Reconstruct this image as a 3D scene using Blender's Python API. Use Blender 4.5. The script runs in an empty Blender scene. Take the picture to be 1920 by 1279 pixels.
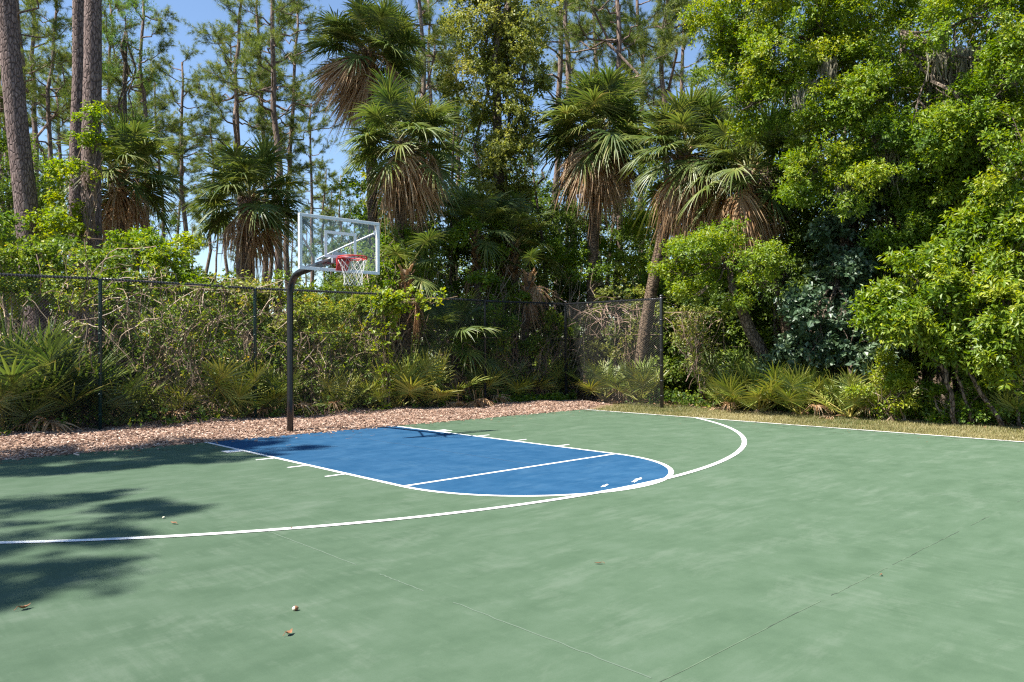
import bpy, math, random
import numpy as np
from mathutils import Matrix, Vector

sc = bpy.context.scene
C = sc.collection
PI = math.pi

# ------------------------------------------------------------------ camera
# world: origin = centre of the free-throw line, +X along it, +Y towards the baseline (metres)
CAM = np.array([-6.670, -6.998, 1.523])
YAW, PITCH, ROLL, FPX = 0.82005, 0.0091, -0.0045, 1431.9      # focal length in pixels of a 1920 wide picture
_F = np.array([math.cos(YAW) * math.cos(PITCH), math.sin(YAW) * math.cos(PITCH), math.sin(PITCH)])
_r = np.array([math.sin(YAW), -math.cos(YAW), 0.0])
_u = np.cross(_r, _F)
_R = _r * math.cos(ROLL) + _u * math.sin(ROLL)
_U = _u * math.cos(ROLL) - _r * math.sin(ROLL)
cd = bpy.data.cameras.new('camera')
cam = bpy.data.objects.new('camera', cd)
C.objects.link(cam)
cd.sensor_width = 36.0
cd.lens = FPX / 1920 * 36.0
cd.clip_start, cd.clip_end = 0.05, 2000
cam.matrix_world = Matrix(((_R[0], _U[0], -_F[0], CAM[0]), (_R[1], _U[1], -_F[1], CAM[1]),
                           (_R[2], _U[2], -_F[2], CAM[2]), (0, 0, 0, 1)))
sc.camera = cam

# ------------------------------------------------------------------ light
SUN_TRAVEL = Vector((0.56, -0.22, -1.0)).normalized()
w = bpy.data.worlds.new('World')
sc.world = w
w.use_nodes = True
nt = w.node_tree
sky = nt.nodes.new('ShaderNodeTexSky')
sky.sky_type = 'NISHITA'
sky.sun_disc = False
sky.sun_elevation = math.asin(-SUN_TRAVEL.z)
sky.sun_rotation = math.atan2(-SUN_TRAVEL.x, -SUN_TRAVEL.y)
sky.air_density = 1.0
sky.dust_density = 0.1
sky.ozone_density = 3.0
nt.links.new(sky.outputs[0], nt.nodes['Background'].inputs[0])
nt.nodes['Background'].inputs[1].default_value = 0.074
sd = bpy.data.lights.new('sun', 'SUN')
sd.energy = 5.0
sd.angle = math.radians(0.53)
sd.color = (1.0, 0.95, 0.87)
so = bpy.data.objects.new('sun', sd)
C.objects.link(so)
so.rotation_euler = SUN_TRAVEL.to_track_quat('-Z', 'Y').to_euler()
so.location = (-20, 10, 40)
sc.view_settings.view_transform = 'Standard'
sc.view_settings.look = 'None'
sc.view_settings.exposure = 1.5
sc.view_settings.gamma = 1.0
sc.view_settings.use_curve_mapping = False
sc.render.engine = 'CYCLES'
sc.cycles.use_denoising = False
sc.cycles.pixel_filter_type = 'BLACKMAN_HARRIS'
sc.cycles.filter_width = 1.25
sc.cycles.max_bounces = 6
sc.cycles.diffuse_bounces = 4
sc.cycles.glossy_bounces = 2
sc.cycles.transmission_bounces = 3
sc.cycles.transparent_max_bounces = 8


# ------------------------------------------------------------------ placing helpers
def P(px, py, d):
    """point seen at (px, py) of the photograph at distance d ahead of the camera"""
    return CAM + d * (_F + _R * ((px - 960) / FPX) + _U * ((639.5 - py) / FPX))


def G(px, d, z=0.0):
    p = P(px, 653, d)
    return np.array([p[0], p[1], z])


FA, FB = np.array([-5.55, 8.93]), np.array([9.70, 8.24])      # fence line


def fd(px, extra=0.0):
    """distance ahead at which column px crosses the fence line, plus extra"""
    dr = P(px, 653, 1.0)[:2] - CAM[:2]
    n = np.array([-(FB - FA)[1], (FB - FA)[0]])
    return float(n @ (FA - CAM[:2]) / (n @ dr)) + extra


def rng_of(seed):
    return np.random.default_rng(seed)


# ------------------------------------------------------------------ geometry accumulator
class Geo:
    def __init__(s):
        s.v, s.t, s.f, s.n = [], [], [], 0

    def add(s, v, f, tint=0.5):
        v = np.asarray(v, np.float32).reshape(-1, 3)
        f = np.asarray(f, np.int64)
        s.v.append(v)
        s.t.append(np.broadcast_to(np.asarray(tint, np.float32), (len(v),)).copy())
        s.f.append(f + s.n)
        s.n += len(v)

    def merge(s, o, M=None):
        for v, t in zip(o.v, o.t):
            s.v.append(v if M is None else (v @ M[:3, :3].T + M[:3, 3]).astype(np.float32))
            s.t.append(t)
        for f in o.f:
            s.f.append(f + s.n)
        s.n += o.n

    def mesh(s, name, mat, smooth=False):
        me = bpy.data.meshes.new(name)
        if not s.v:
            return me
        v = np.concatenate(s.v)
        t = np.concatenate(s.t)
        me.vertices.add(len(v))
        me.vertices.foreach_set('co', v.ravel())
        lo = np.concatenate([f.ravel() for f in s.f])
        tot = np.concatenate([np.full(len(f), f.shape[1]) for f in s.f])
        me.loops.add(len(lo))
        me.loops.foreach_set('vertex_index', lo.astype(np.int32))
        me.polygons.add(len(tot))
        st = np.concatenate([[0], np.cumsum(tot)[:-1]])
        me.polygons.foreach_set('loop_start', st.astype(np.int32))
        me.polygons.foreach_set('use_smooth', np.full(len(tot), bool(smooth)))
        a = me.attributes.new('tint', 'FLOAT', 'POINT')
        a.data.foreach_set('value', t)
        me.update(calc_edges=True)
        for m in (mat if isinstance(mat, (list, tuple)) else [mat]):
            me.materials.append(m)
        return me

    # shapes
    def box(s, lo, hi, tint=0.5, M=None):
        x0, y0, z0 = lo
        x1, y1, z1 = hi
        v = np.array([(x0, y0, z0), (x1, y0, z0), (x1, y1, z0), (x0, y1, z0),
                      (x0, y0, z1), (x1, y0, z1), (x1, y1, z1), (x0, y1, z1)], float)
        if M is not None:
            v = v @ M[:3, :3].T + M[:3, 3]
        s.add(v, [(0, 3, 2, 1), (4, 5, 6, 7), (0, 1, 5, 4), (1, 2, 6, 5), (2, 3, 7, 6), (3, 0, 4, 7)], tint)

    def tube(s, pts, rad, k=6, tint=0.5, closed=False, cap=True):
        pts = np.asarray(pts, float)
        n = len(pts)
        rad = np.broadcast_to(np.asarray(rad, float), (n,))
        if closed:
            tg = np.roll(pts, -1, 0) - np.roll(pts, 1, 0)
        else:
            tg = np.gradient(pts, axis=0)
        tg /= np.linalg.norm(tg, axis=1, keepdims=True) + 1e-9
        ref = np.array([0., 0, 1]) if abs(tg[0][2]) < .9 else np.array([1., 0, 0])
        a = np.cross(tg[0], ref)
        a /= np.linalg.norm(a)
        A = []
        for i in range(n):
            a = a - tg[i] * (a @ tg[i])
            a = a / (np.linalg.norm(a) + 1e-9)
            A.append(a)
        A = np.array(A)
        B = np.cross(tg, A)
        ph = np.arange(k) / k * 2 * PI
        ring = pts[:, None] + rad[:, None, None] * (A[:, None] * np.cos(ph)[None, :, None] + B[:, None] * np.sin(ph)[None, :, None])
        v = ring.reshape(-1, 3)
        i = np.arange(n if closed else n - 1)[:, None]
        j = np.arange(k)[None]
        i2 = (i + 1) % n
        f = np.stack([i * k + j, i * k + (j + 1) % k, i2 * k + (j + 1) % k, i2 * k + j], -1).reshape(-1, 4)
        s.add(v, f, tint if np.ndim(tint) == 0 else np.repeat(np.asarray(tint), k))
        if cap and not closed:
            b = s.n - n * k
            s.f.append(np.array([[b + q for q in range(k)][::-1]]))
            s.f.append(np.array([[b + (n - 1) * k + q for q in range(k)]]))


def norm(a):
    return a / (np.linalg.norm(a, axis=-1, keepdims=True) + 1e-9)


def leaves(g, p, d, up, L, Wd, tint, droop=0.1, fold=0.18):
    """N leaves: base points p, axis d, normal hint up; each is a folded blade of two triangles"""
    n = len(p)
    d = norm(d)
    sd_ = norm(np.cross(d, up) + 1e-5)
    nn = np.cross(sd_, d)
    L = np.broadcast_to(L, (n,))[:, None]
    Wd = np.broadcast_to(Wd, (n,))[:, None]
    mid = p + d * L * .45
    v = np.stack([p, mid + sd_ * Wd * .5 + nn * Wd * fold, p + d * L - nn * L * droop, mid - sd_ * Wd * .5 + nn * Wd * fold], 1).reshape(-1, 3)
    b = (np.arange(n) * 4)[:, None]
    f = np.concatenate([b + np.array([[0, 1, 2]]), b + np.array([[0, 2, 3]])])
    g.add(v, f, np.repeat(np.broadcast_to(np.clip(tint, 0, 1), (n,)), 4))


def noise3(p, seed, freq):
    r = rng_of(seed)
    o = np.zeros(len(p))
    for k in range(6):
        q = r.normal(size=3)
        q *= freq * r.uniform(.6, 1.6) / np.linalg.norm(q)
        o += np.sin(p @ q + r.uniform(0, 6.28))
    return o / 6 ** .5


def sprays(g, r, c, out, n_per, slen, L, Wd, tint, tint_var=.16, droop=.12, upw=.35):
    """leafy twigs: at every point of c a twig pointing roughly along out, with n_per leaves round it"""
    m = len(c)
    ax = norm(out + r.normal(size=(m, 3)) * .45 + np.array([0, 0, upw]))
    sl = slen * r.uniform(.55, 1.25, m)
    t = r.uniform(.1, 1.0, (m, n_per))
    rnd = norm(r.normal(size=(m, n_per, 3)))
    per = norm(rnd - ax[:, None] * (rnd * ax[:, None]).sum(-1, keepdims=True))
    pos = c[:, None] + ax[:, None] * (t * sl[:, None])[..., None] + per * .02
    d = per * .9 + ax[:, None] * .55 + r.normal(size=(m, n_per, 3)) * .25 + np.array([0, 0, -.12])
    up = np.array([0, 0, 1.0]) + ax[:, None] * .6 + r.normal(size=(m, n_per, 3)) * .55
    tt = np.broadcast_to(tint, (m,))[:, None] + r.normal(size=(m, n_per)) * tint_var
    sz = r.uniform(.5, 1.38, (m, n_per))
    leaves(g, pos.reshape(-1, 3), d.reshape(-1, 3), up.reshape(-1, 3), (L * sz).ravel(), (Wd * sz).ravel(), tt.ravel(), droop)


def crown_geo(r, lobes, n_spray, n_per=13, slen=.35, L=.085, Wd=.042, tint=.5, gap=-.35, lump=.22, hollow=.45, csize=.42, tvar=.13):
    """lobes: (centre, radii) in local metres. Each lobe breaks into separate leafy pads of its own size, set at
    uneven depth on its shell, with bare gaps between; sprays sit on the pads' outer sides"""
    g = Geo()
    vol = np.array([np.prod(b) ** (2 / 3) for a, b in lobes])
    cnt = (n_spray * vol / vol.sum()).astype(int)
    cs, os_, ts = [], [], []
    for (c, rad), k in zip(lobes, cnt):
        rad = np.asarray(rad, float)
        npad = max(5, int(k / 30))
        pd = norm(r.normal(size=(npad, 3)) + np.array([0, 0, .15]))
        pr = r.uniform(hollow, 1.12, npad)
        pc = pd * pr[:, None] * rad
        ps = csize * r.uniform(.55, 1.25, npad) * (3.6 / npad ** .5 if npad > 13 else 1.0)
        ps = np.clip(ps, .22, .6)
        pt = r.normal(size=npad) * tvar
        w_ = ps ** 2
        idx = r.choice(npad, int(k * 1.25), p=w_ / w_.sum())
        d = norm(r.normal(size=(len(idx), 3)) + pd[idx] * .55 + np.array([0, 0, .35]))
        rr = r.uniform(.25, 1, len(idx)) ** .5
        p = pc[idx] + d * (rr * ps[idx])[:, None] * rad * np.array([1.1, 1.1, .72])
        s2 = int(r.integers(1e6))
        keep = noise3(p, s2, 4.0) > gap - .35
        p, d, idx = p[keep][:k], d[keep][:k], idx[keep][:k]
        cs.append(p + np.asarray(c))
        os_.append(norm(d + pd[idx] * .5))
        ts.append(r.normal() * .05 + pt[idx])
    sprays(g, r, np.concatenate(cs), np.concatenate(os_), n_per, slen, L, Wd, tint + np.concatenate(ts))
    return g


def curve(p0, p1, r, n=6, sag=0.0, wob=.06):
    p0, p1 = np.asarray(p0, float), np.asarray(p1, float)
    t = np.linspace(0, 1, n)[:, None]
    L = np.linalg.norm(p1 - p0)
    q = p0 + (p1 - p0) * t
    q[1:-1] += r.normal(size=(n - 2, 3)) * wob * L
    q[:, 2] += sag * L * (4 * t * (1 - t))[:, 0]
    return q


# ------------------------------------------------------------------ materials
def newmat(name):
    m = bpy.data.materials.new(name)
    m.use_nodes = True
    n = m.node_tree
    n.nodes.clear()
    return m, n.nodes, n.links, n.nodes.new('ShaderNodeOutputMaterial')


def ramp(N, stops):
    r = N.new('ShaderNodeValToRGB')
    e = r.color_ramp.elements
    while len(e) < len(stops):
        e.new(.5)
    for q, (p, c) in zip(e, stops):
        q.position = p
        q.color = (*c, 1)
    return r


def tintmat(name, stops, trans=.0, gloss=.05, rough=.45, objvar=.0, tgain=1.25, nscale=0):
    """leaf / stem material: colour by the per-leaf tint (age), light passes through a leaf"""
    m, N, K, out = newmat(name)
    a = N.new('ShaderNodeAttribute')
    a.attribute_name = 'tint'
    src = a.outputs['Fac']
    if objvar:
        oi = N.new('ShaderNodeObjectInfo')
        ma = N.new('ShaderNodeMath')
        ma.operation = 'MULTIPLY_ADD'
        ma.inputs[1].default_value = objvar
        K.new(oi.outputs['Random'], ma.inputs[0])
        K.new(src, ma.inputs[2])
        src = ma.outputs[0]
    if nscale:
        tc = N.new('ShaderNodeNewGeometry')
        nz = N.new('ShaderNodeTexNoise')
        nz.inputs['Scale'].default_value = nscale
        nz.inputs['Detail'].default_value = 3
        K.new(tc.outputs['Position'], nz.inputs['Vector'])
        mb = N.new('ShaderNodeMath')
        mb.operation = 'MULTIPLY_ADD'
        mb.inputs[1].default_value = .7
        K.new(nz.outputs['Fac'], mb.inputs[0])
        mc = N.new('ShaderNodeMath')
        mc.operation = 'ADD'
        mc.inputs[1].default_value = -.35
        K.new(src, mb.inputs[2])
        K.new(mb.outputs[0], mc.inputs[0])
        src = mc.outputs[0]
    rp = ramp(N, stops)
    K.new(src, rp.inputs[0])
    df = N.new('ShaderNodeBsdfDiffuse')
    K.new(rp.outputs[0], df.inputs[0])
    last = df.outputs[0]
    if trans:
        hs = N.new('ShaderNodeHueSaturation')
        hs.inputs['Hue'].default_value = .49
        hs.inputs['Saturation'].default_value = 1.1
        hs.inputs['Value'].default_value = tgain
        K.new(rp.outputs[0], hs.inputs['Color'])
        tr = N.new('ShaderNodeBsdfTranslucent')
        K.new(hs.outputs[0], tr.inputs[0])
        mx = N.new('ShaderNodeMixShader')
        mx.inputs[0].default_value = trans
        K.new(last, mx.inputs[1])
        K.new(tr.outputs[0], mx.inputs[2])
        last = mx.outputs[0]
    if gloss:
        gl = N.new('ShaderNodeBsdfGlossy')
        gl.inputs['Roughness'].default_value = rough
        mx = N.new('ShaderNodeMixShader')
        mx.inputs[0].default_value = gloss
        K.new(last, mx.inputs[1])
        K.new(gl.outputs[0], mx.inputs[2])
        last = mx.outputs[0]
    K.new(last, out.inputs[0])
    return m


def bark(name, c0, c1, c2, sx=14.0, sz=4.0, bump=.6):
    m, N, K, out = newmat(name)
    tc = N.new('ShaderNodeTexCoord')
    mp = N.new('ShaderNodeMapping')
    mp.inputs['Scale'].default_value = (sx, sx, sz)
    K.new(tc.outputs['Object'], mp.inputs[0])
    vo = N.new('ShaderNodeTexVoronoi')
    vo.feature = 'DISTANCE_TO_EDGE'
    vo.inputs['Scale'].default_value = 1
    K.new(mp.outputs[0], vo.inputs['Vector'])
    nz = N.new('ShaderNodeTexNoise')
    nz.inputs['Scale'].default_value = 1.3
    nz.inputs['Detail'].default_value = 6
    K.new(mp.outputs[0], nz.inputs['Vector'])
    r1 = ramp(N, [(.3, c1), (.7, c2)])
    K.new(nz.outputs['Fac'], r1.inputs[0])
    r2 = ramp(N, [(0, (0, 0, 0)), (.14, (1, 1, 1))])
    K.new(vo.outputs['Distance'], r2.inputs[0])
    mx = N.new('ShaderNodeMix')
    mx.data_type = 'RGBA'
    mx.inputs[6].default_value = (*c0, 1)
    K.new(r2.outputs[0], mx.inputs[0])
    K.new(r1.outputs[0], mx.inputs[7])
    bs = N.new('ShaderNodeBsdfPrincipled')
    bs.inputs['Roughness'].default_value = .9
    bs.inputs['Specular IOR Level'].default_value = .15
    K.new(mx.outputs[2], bs.inputs['Base Color'])
    ad = N.new('ShaderNodeMath')
    ad.operation = 'MULTIPLY_ADD'
    ad.inputs[1].default_value = .6
    K.new(nz.outputs['Fac'], ad.inputs[0])
    K.new(r2.outputs[0], ad.inputs[2])
    bp = N.new('ShaderNodeBump')
    bp.inputs['Strength'].default_value = bump
    bp.inputs['Distance'].default_value = .03
    K.new(ad.outputs[0], bp.inputs['Height'])
    K.new(bp.outputs[0], bs.inputs['Normal'])
    K.new(bs.outputs[0], out.inputs[0])
    return m


def plain(name, col, rough=.5, metal=0.0, spec=.4, noise=0.0, nscale=8.0, col2=None):
    m, N, K, out = newmat(name)
    bs = N.new('ShaderNodeBsdfPrincipled')
    bs.inputs['Roughness'].default_value = rough
    bs.inputs['Metallic'].default_value = metal
    bs.inputs['Specular IOR Level'].default_value = spec
    bs.inputs['Base Color'].default_value = (*col, 1)
    if col2 is not None:
        g = N.new('ShaderNodeNewGeometry')
        nz = N.new('ShaderNodeTexNoise')
        nz.inputs['Scale'].default_value = nscale
        nz.inputs['Detail'].default_value = 5
        K.new(g.outputs['Position'], nz.inputs['Vector'])
        rp = ramp(N, [(.35, col), (.68, col2)])
        K.new(nz.outputs['Fac'], rp.inputs[0])
        K.new(rp.outputs[0], bs.inputs['Base Color'])
    K.new(bs.outputs[0], out.inputs[0])
    return m


def court_paint(name, dark, mid, light, wear, rough=.55, amount=1.0):
    """acrylic sport paint: broad tone patches, squeegee streaks in both directions, dusty scuffs, specks"""
    m, N, K, out = newmat(name)
    g = N.new('ShaderNodeNewGeometry')

    def noise(scale, detail, mscale=(1, 1, 1), rot=0.0, rough_=.55, dist=0.0):
        mp = N.new('ShaderNodeMapping')
        mp.inputs['Scale'].default_value = mscale
        mp.inputs['Rotation'].default_value = (0, 0, rot)
        K.new(g.outputs['Position'], mp.inputs[0])
        nz = N.new('ShaderNodeTexNoise')
        nz.inputs['Scale'].default_value = scale
        nz.inputs['Detail'].default_value = detail
        nz.inputs['Roughness'].default_value = rough_
        nz.inputs['Distortion'].default_value = dist
        K.new(mp.outputs[0], nz.inputs['Vector'])
        return nz.outputs['Fac']

    def mth(op, a, b, c=None):
        q = N.new('ShaderNodeMath')
        q.operation = op
        for i, x in enumerate((a, b, c)):
            if x is None:
                continue
            if hasattr(x, 'node'):
                K.new(x, q.inputs[i])
            else:
                q.inputs[i].default_value = x
        return q.outputs[0]

    patch = noise(.33, 4, dist=.6)
    mottle = noise(2.1, 6, (1, 1.6, 1), .5)
    sy = noise(1.0, 6, (15.0, 2.0, 1), .12, .62)       # long along Y
    sx = noise(1.0, 6, (2.0, 13.0, 1), -.25, .62)      # long along X
    sel = noise(.18, 1)
    selr = ramp(N, [(.42, (0, 0, 0)), (.58, (1, 1, 1))])
    K.new(sel, selr.inputs[0])
    mixs = N.new('ShaderNodeMix')
    mixs.data_type = 'FLOAT'
    K.new(selr.outputs[0], mixs.inputs[0])
    K.new(sy, mixs.inputs[2])
    K.new(sx, mixs.inputs[3])
    grit = noise(95, 4, (1, 1, 1), 0, .7)
    blot = noise(5.5, 6, (1, 1, 1), 0, .68)
    h = mth('MULTIPLY_ADD', patch, .24, mth('MULTIPLY', mottle, .42))
    h = mth('MULTIPLY_ADD', mixs.outputs[0], .20 * amount, h)
    h = mth('MULTIPLY_ADD', blot, .32, h)
    h = mth('MULTIPLY_ADD', grit, .22, h)
    rp = ramp(N, [(.58, dark), (.70, mid), (.82, light)])
    K.new(h, rp.inputs[0])
    # pale dusty scuffs gathered where the streak noise peaks
    scf = noise(1.15, 12, (1.0, 2.0, 1), .6, .70, .35)
    sc1 = mth('MULTIPLY_ADD', mixs.outputs[0], .30, mth('MULTIPLY', scf, .80))
    sr = ramp(N, [(.565, (0, 0, 0)), (.68, (1, 1, 1))])
    K.new(sc1, sr.inputs[0])
    mx = N.new('ShaderNodeMix')
    mx.data_type = 'RGBA'
    K.new(mth('MULTIPLY', sr.outputs[0], .48 * amount), mx.inputs[0])
    K.new(rp.outputs[0], mx.inputs[6])
    mx.inputs[7].default_value = (*wear, 1)
    # sparse dark specks
    vo = N.new('ShaderNodeTexVoronoi')
    vo.inputs['Scale'].default_value = 1.9
    K.new(g.outputs['Position'], vo.inputs['Vector'])
    vr = ramp(N, [(.0, (1, 1, 1)), (.022, (0, 0, 0))])
    K.new(vo.outputs['Distance'], vr.inputs[0])
    mx2 = N.new('ShaderNodeMix')
    mx2.data_type = 'RGBA'
    K.new(mth('MULTIPLY', vr.outputs[0], .6), mx2.inputs[0])
    K.new(mx.outputs[2], mx2.inputs[6])
    mx2.inputs[7].default_value = (.05, .06, .04, 1)
    df = N.new('ShaderNodeBsdfDiffuse')
    df.inputs['Roughness'].default_value = .5
    K.new(mx2.outputs[2], df.inputs['Color'])
    gl = N.new('ShaderNodeBsdfGlossy')
    rr = ramp(N, [(.3, (rough - .1,) * 3), (.8, (rough + .15,) * 3)])
    K.new(mottle, rr.inputs[0])
    K.new(rr.outputs[0], gl.inputs['Roughness'])
    ms = N.new('ShaderNodeMixShader')
    ms.inputs[0].default_value = .025
    K.new(df.outputs[0], ms.inputs[1])
    K.new(gl.outputs[0], ms.inputs[2])
    K.new(ms.outputs[0], out.inputs[0])
    return m


def ground_mat(name, stops, s1=3.0, s2=40.0, bump=.03):
    m, N, K, out = newmat(name)
    g = N.new('ShaderNodeNewGeometry')
    a = N.new('ShaderNodeTexNoise')
    a.inputs['Scale'].default_value = s1
    a.inputs['Detail'].default_value = 6
    b = N.new('ShaderNodeTexNoise')
    b.inputs['Scale'].default_value = s2
    b.inputs['Detail'].default_value = 5
    K.new(g.outputs['Position'], a.inputs['Vector'])
    K.new(g.outputs['Position'], b.inputs['Vector'])
    q = N.new('ShaderNodeMath')
    q.operation = 'MULTIPLY_ADD'
    q.inputs[1].default_value = .5
    K.new(a.outputs['Fac'], q.inputs[0])
    h = N.new('ShaderNodeMath')
    h.operation = 'MULTIPLY'
    h.inputs[1].default_value = .5
    K.new(b.outputs['Fac'], h.inputs[0])
    K.new(h.outputs[0], q.inputs[2])
    rp = ramp(N, stops)
    K.new(q.outputs[0], rp.inputs[0])
    bs = N.new('ShaderNodeBsdfPrincipled')
    bs.inputs['Roughness'].default_value = .95
    bs.inputs['Specular IOR Level'].default_value = .1
    K.new(rp.outputs[0], bs.inputs['Base Color'])
    bp = N.new('ShaderNodeBump')
    bp.inputs['Strength'].default_value = .8
    bp.inputs['Distance'].default_value = bump
    K.new(b.outputs['Fac'], bp.inputs['Height'])
    K.new(bp.outputs[0], bs.inputs['Normal'])
    K.new(bs.outputs[0], out.inputs[0])
    return m


M = {}
M['court'] = court_paint('court_green', (.052, .086, .052), (.061, .098, .060), (.071, .108, .070), (.100, .134, .096))
M['key'] = court_paint('key_blue', (.011, .053, .115), (.016, .065, .133), (.021, .076, .148), (.048, .108, .172), amount=.6)
M['line'] = plain('line_white', (.72, .72, .70), .6, col2=(.60, .61, .60), nscale=5)
M['joint'] = plain('joint_dark', (.03, .045, .03), .9, col2=(.10, .15, .09), nscale=7)
M['joint_pale'] = plain('joint_pale', (.082, .118, .082), .8)
M['joint_blue'] = plain('joint_blue', (.022, .068, .135), .8)
M['soil'] = ground_mat('forest_soil', [(.3, (.035, .024, .015)), (.5, (.075, .052, .032)), (.7, (.14, .10, .06))])
M['mulchbed'] = ground_mat('mulch_bed', [(.3, (.10, .06, .04)), (.5, (.26, .17, .12)), (.7, (.40, .28, .20))], 2.0, 30)
M['turf'] = ground_mat('dry_turf', [(.3, (.08, .075, .03)), (.5, (.15, .13, .055)), (.7, (.24, .20, .09))], 2.2, 50)
M['chip'] = tintmat('wood_chip', [(0, (.07, .04, .03)), (.25, (.21, .125, .09)), (.6, (.36, .245, .18)), (1, (.54, .43, .35))], 0, .02)
M['grass'] = tintmat('grass_blade', [(0, (.06, .09, .02)), (.45, (.16, .155, .05)), (1, (.34, .29, .14))], .25, .02)
M['litter'] = tintmat('leaf_litter', [(0, (.05, .028, .015)), (.5, (.14, .08, .04)), (1, (.32, .21, .11))], 0, .02)
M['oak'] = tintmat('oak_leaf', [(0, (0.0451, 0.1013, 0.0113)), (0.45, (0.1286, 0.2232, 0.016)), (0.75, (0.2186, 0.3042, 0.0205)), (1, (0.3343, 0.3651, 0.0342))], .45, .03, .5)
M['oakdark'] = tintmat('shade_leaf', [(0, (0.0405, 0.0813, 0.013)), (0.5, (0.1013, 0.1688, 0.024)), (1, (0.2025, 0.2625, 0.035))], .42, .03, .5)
M['lime'] = tintmat('lime_leaf', [(0, (0.0678, 0.1417, 0.0111)), (0.5, (0.1694, 0.264, 0.0155)), (1, (0.3659, 0.3993, 0.0332))], .48, .035, .5)
M['glossy'] = tintmat('blue_green_leaf', [(0, (.022, .055, .024)), (.5, (.062, .115, .052)), (1, (.13, .19, .095))], .25, .06, .48)
M['olive'] = tintmat('olive_leaf', [(0, (0.084, 0.1176, 0.0227)), (0.5, (0.1932, 0.2274, 0.0441)), (1, (0.3696, 0.3606, 0.0756))], .44, .035, .5)
M['thicket'] = tintmat('thicket_leaf', [(0, (0.0496, 0.1109, 0.0153)), (0.5, (0.1418, 0.2216, 0.028)), (0.85, (0.3118, 0.3483, 0.0447)), (1, (0.4678, 0.3642, 0.051))], .44, .03, .5)
M['cypress'] = tintmat('feathery_leaf', [(0, (.05, .12, .03)), (.5, (.11, .20, .045)), (1, (.19, .28, .06))], .4, .02)
M['needle'] = tintmat('pine_needle', [(0, (0.0526, 0.0911, 0.018)), (0.5, (0.135, 0.1891, 0.0338)), (1, (0.3, 0.308, 0.0619))], .4, .03, .5)
M['frond'] = tintmat('palm_green', [(0, (0.0257, 0.0571, 0.0121)), (0.4, (0.0729, 0.1218, 0.0243)), (0.75, (0.1802, 0.21, 0.0446)), (1, (0.3432, 0.2856, 0.0972))], .36, .045, .48, objvar=.24)
M['frond_dead'] = tintmat('palm_dead', [(0, (0.1256, 0.0655, 0.0304)), (0.4, (0.3091, 0.1748, 0.0836)), (0.75, (0.4637, 0.3146, 0.1748)), (1, (0.541, 0.4195, 0.2736))], .35, .02, .5, objvar=.3)
M['palmetto'] = tintmat('palmetto_green', [(0, (0.0504, 0.0966, 0.0173)), (0.45, (0.1584, 0.2139, 0.0324)), (0.8, (0.3312, 0.3243, 0.0648)), (1, (0.4896, 0.4002, 0.108))], .25, .045, .48, objvar=.3)
M['twig'] = tintmat('dry_vine', [(0, (.06, .04, .03)), (.5, (.22, .155, .10)), (1, (.48, .38, .27))], 0, .02)
M['redtwig'] = tintmat('red_vine', [(0, (.10, .065, .05)), (.5, (.26, .17, .13)), (1, (.42, .31, .25))], 0, .02)
M['moss'] = tintmat('grey_moss', [(0, (0.108, 0.102, 0.072)), (0.5, (0.216, 0.198, 0.144)), (1, (0.36, 0.336, 0.252))], .2, 0)
M['pinebark'] = bark('pine_bark', (.055, .040, .036), (.12, .082, .070), (.26, .20, .18), 17, 5.0)
M['pinebark_far'] = bark('pine_bark_far', (.09, .064, .052), (.15, .105, .082), (.27, .205, .17), 7, 2.0, .3)
M['oakbark'] = bark('oak_bark', (.03, .022, .016), (.10, .075, .055), (.22, .175, .135), 16, 6)
M['palmbark'] = bark('palm_bark', (.03, .02, .014), (.10, .07, .045), (.22, .16, .11), 9, 14)
M['steel_black'] = plain('black_powder_coat', (.012, .012, .013), .35, spec=.5)
M['vinyl'] = plain('black_vinyl', (.026, .029, .033), .36, spec=.5)
M['wire'] = plain('black_wire', (.010, .011, .012), .5, spec=.3)
M['post_green'] = plain('green_vinyl', (.006, .034, .030), .35, spec=.6)
M['alu'] = plain('white_frame', (.62, .66, .68), .42, spec=.5, col2=(.72, .75, .76), nscale=6)
M['white'] = plain('white_paint', (.80, .80, .80), .5)
M['red'] = plain('rim_red', (.52, .028, .022), .4, spec=.5, col2=(.42, .02, .018), nscale=14)
M['cord'] = plain('net_cord', (.60, .60, .58), .9)
M['brace'] = plain('brace_grey', (.36, .38, .40), .4, metal=.3)
M['seed'] = plain('seed_pale', (.62, .56, .42), .6)
M['leafbrown'] = plain('leaf_brown', (.24, .11, .05), .8, col2=(.12, .06, .03), nscale=60)


def glass_mat():
    m, N, K, out = newmat('clear_acrylic')
    t = N.new('ShaderNodeBsdfTransparent')
    t.inputs[0].default_value = (.93, .95, .96, 1)
    gl = N.new('ShaderNodeBsdfGlossy')
    gl.inputs['Roughness'].default_value = .03
    fr = N.new('ShaderNodeLayerWeight')
    fr.inputs['Blend'].default_value = .12
    fq = N.new('ShaderNodeMath')
    fq.operation = 'MULTIPLY_ADD'
    fq.inputs[1].default_value = .45
    fq.inputs[2].default_value = .02
    K.new(fr.outputs['Facing'], fq.inputs[0])
    mx = N.new('ShaderNodeMixShader')
    K.new(fq.outputs[0], mx.inputs[0])
    K.new(t.outputs[0], mx.inputs[1])
    K.new(gl.outputs[0], mx.inputs[2])
    K.new(mx.outputs[0], out.inputs[0])
    return m


M['glass'] = glass_mat()


# ------------------------------------------------------------------ object helpers
def link(name, me, parent=None, loc=(0, 0, 0)):
    o = bpy.data.objects.new(name, me)
    C.objects.link(o)
    o.location = [float(q) for q in loc]
    if parent is not None:
        o.parent = parent
    return o


def tag(o, label, cat, group=None):
    o['label'] = label
    o['category'] = cat
    if group:
        o['group'] = group
    return o


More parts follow.
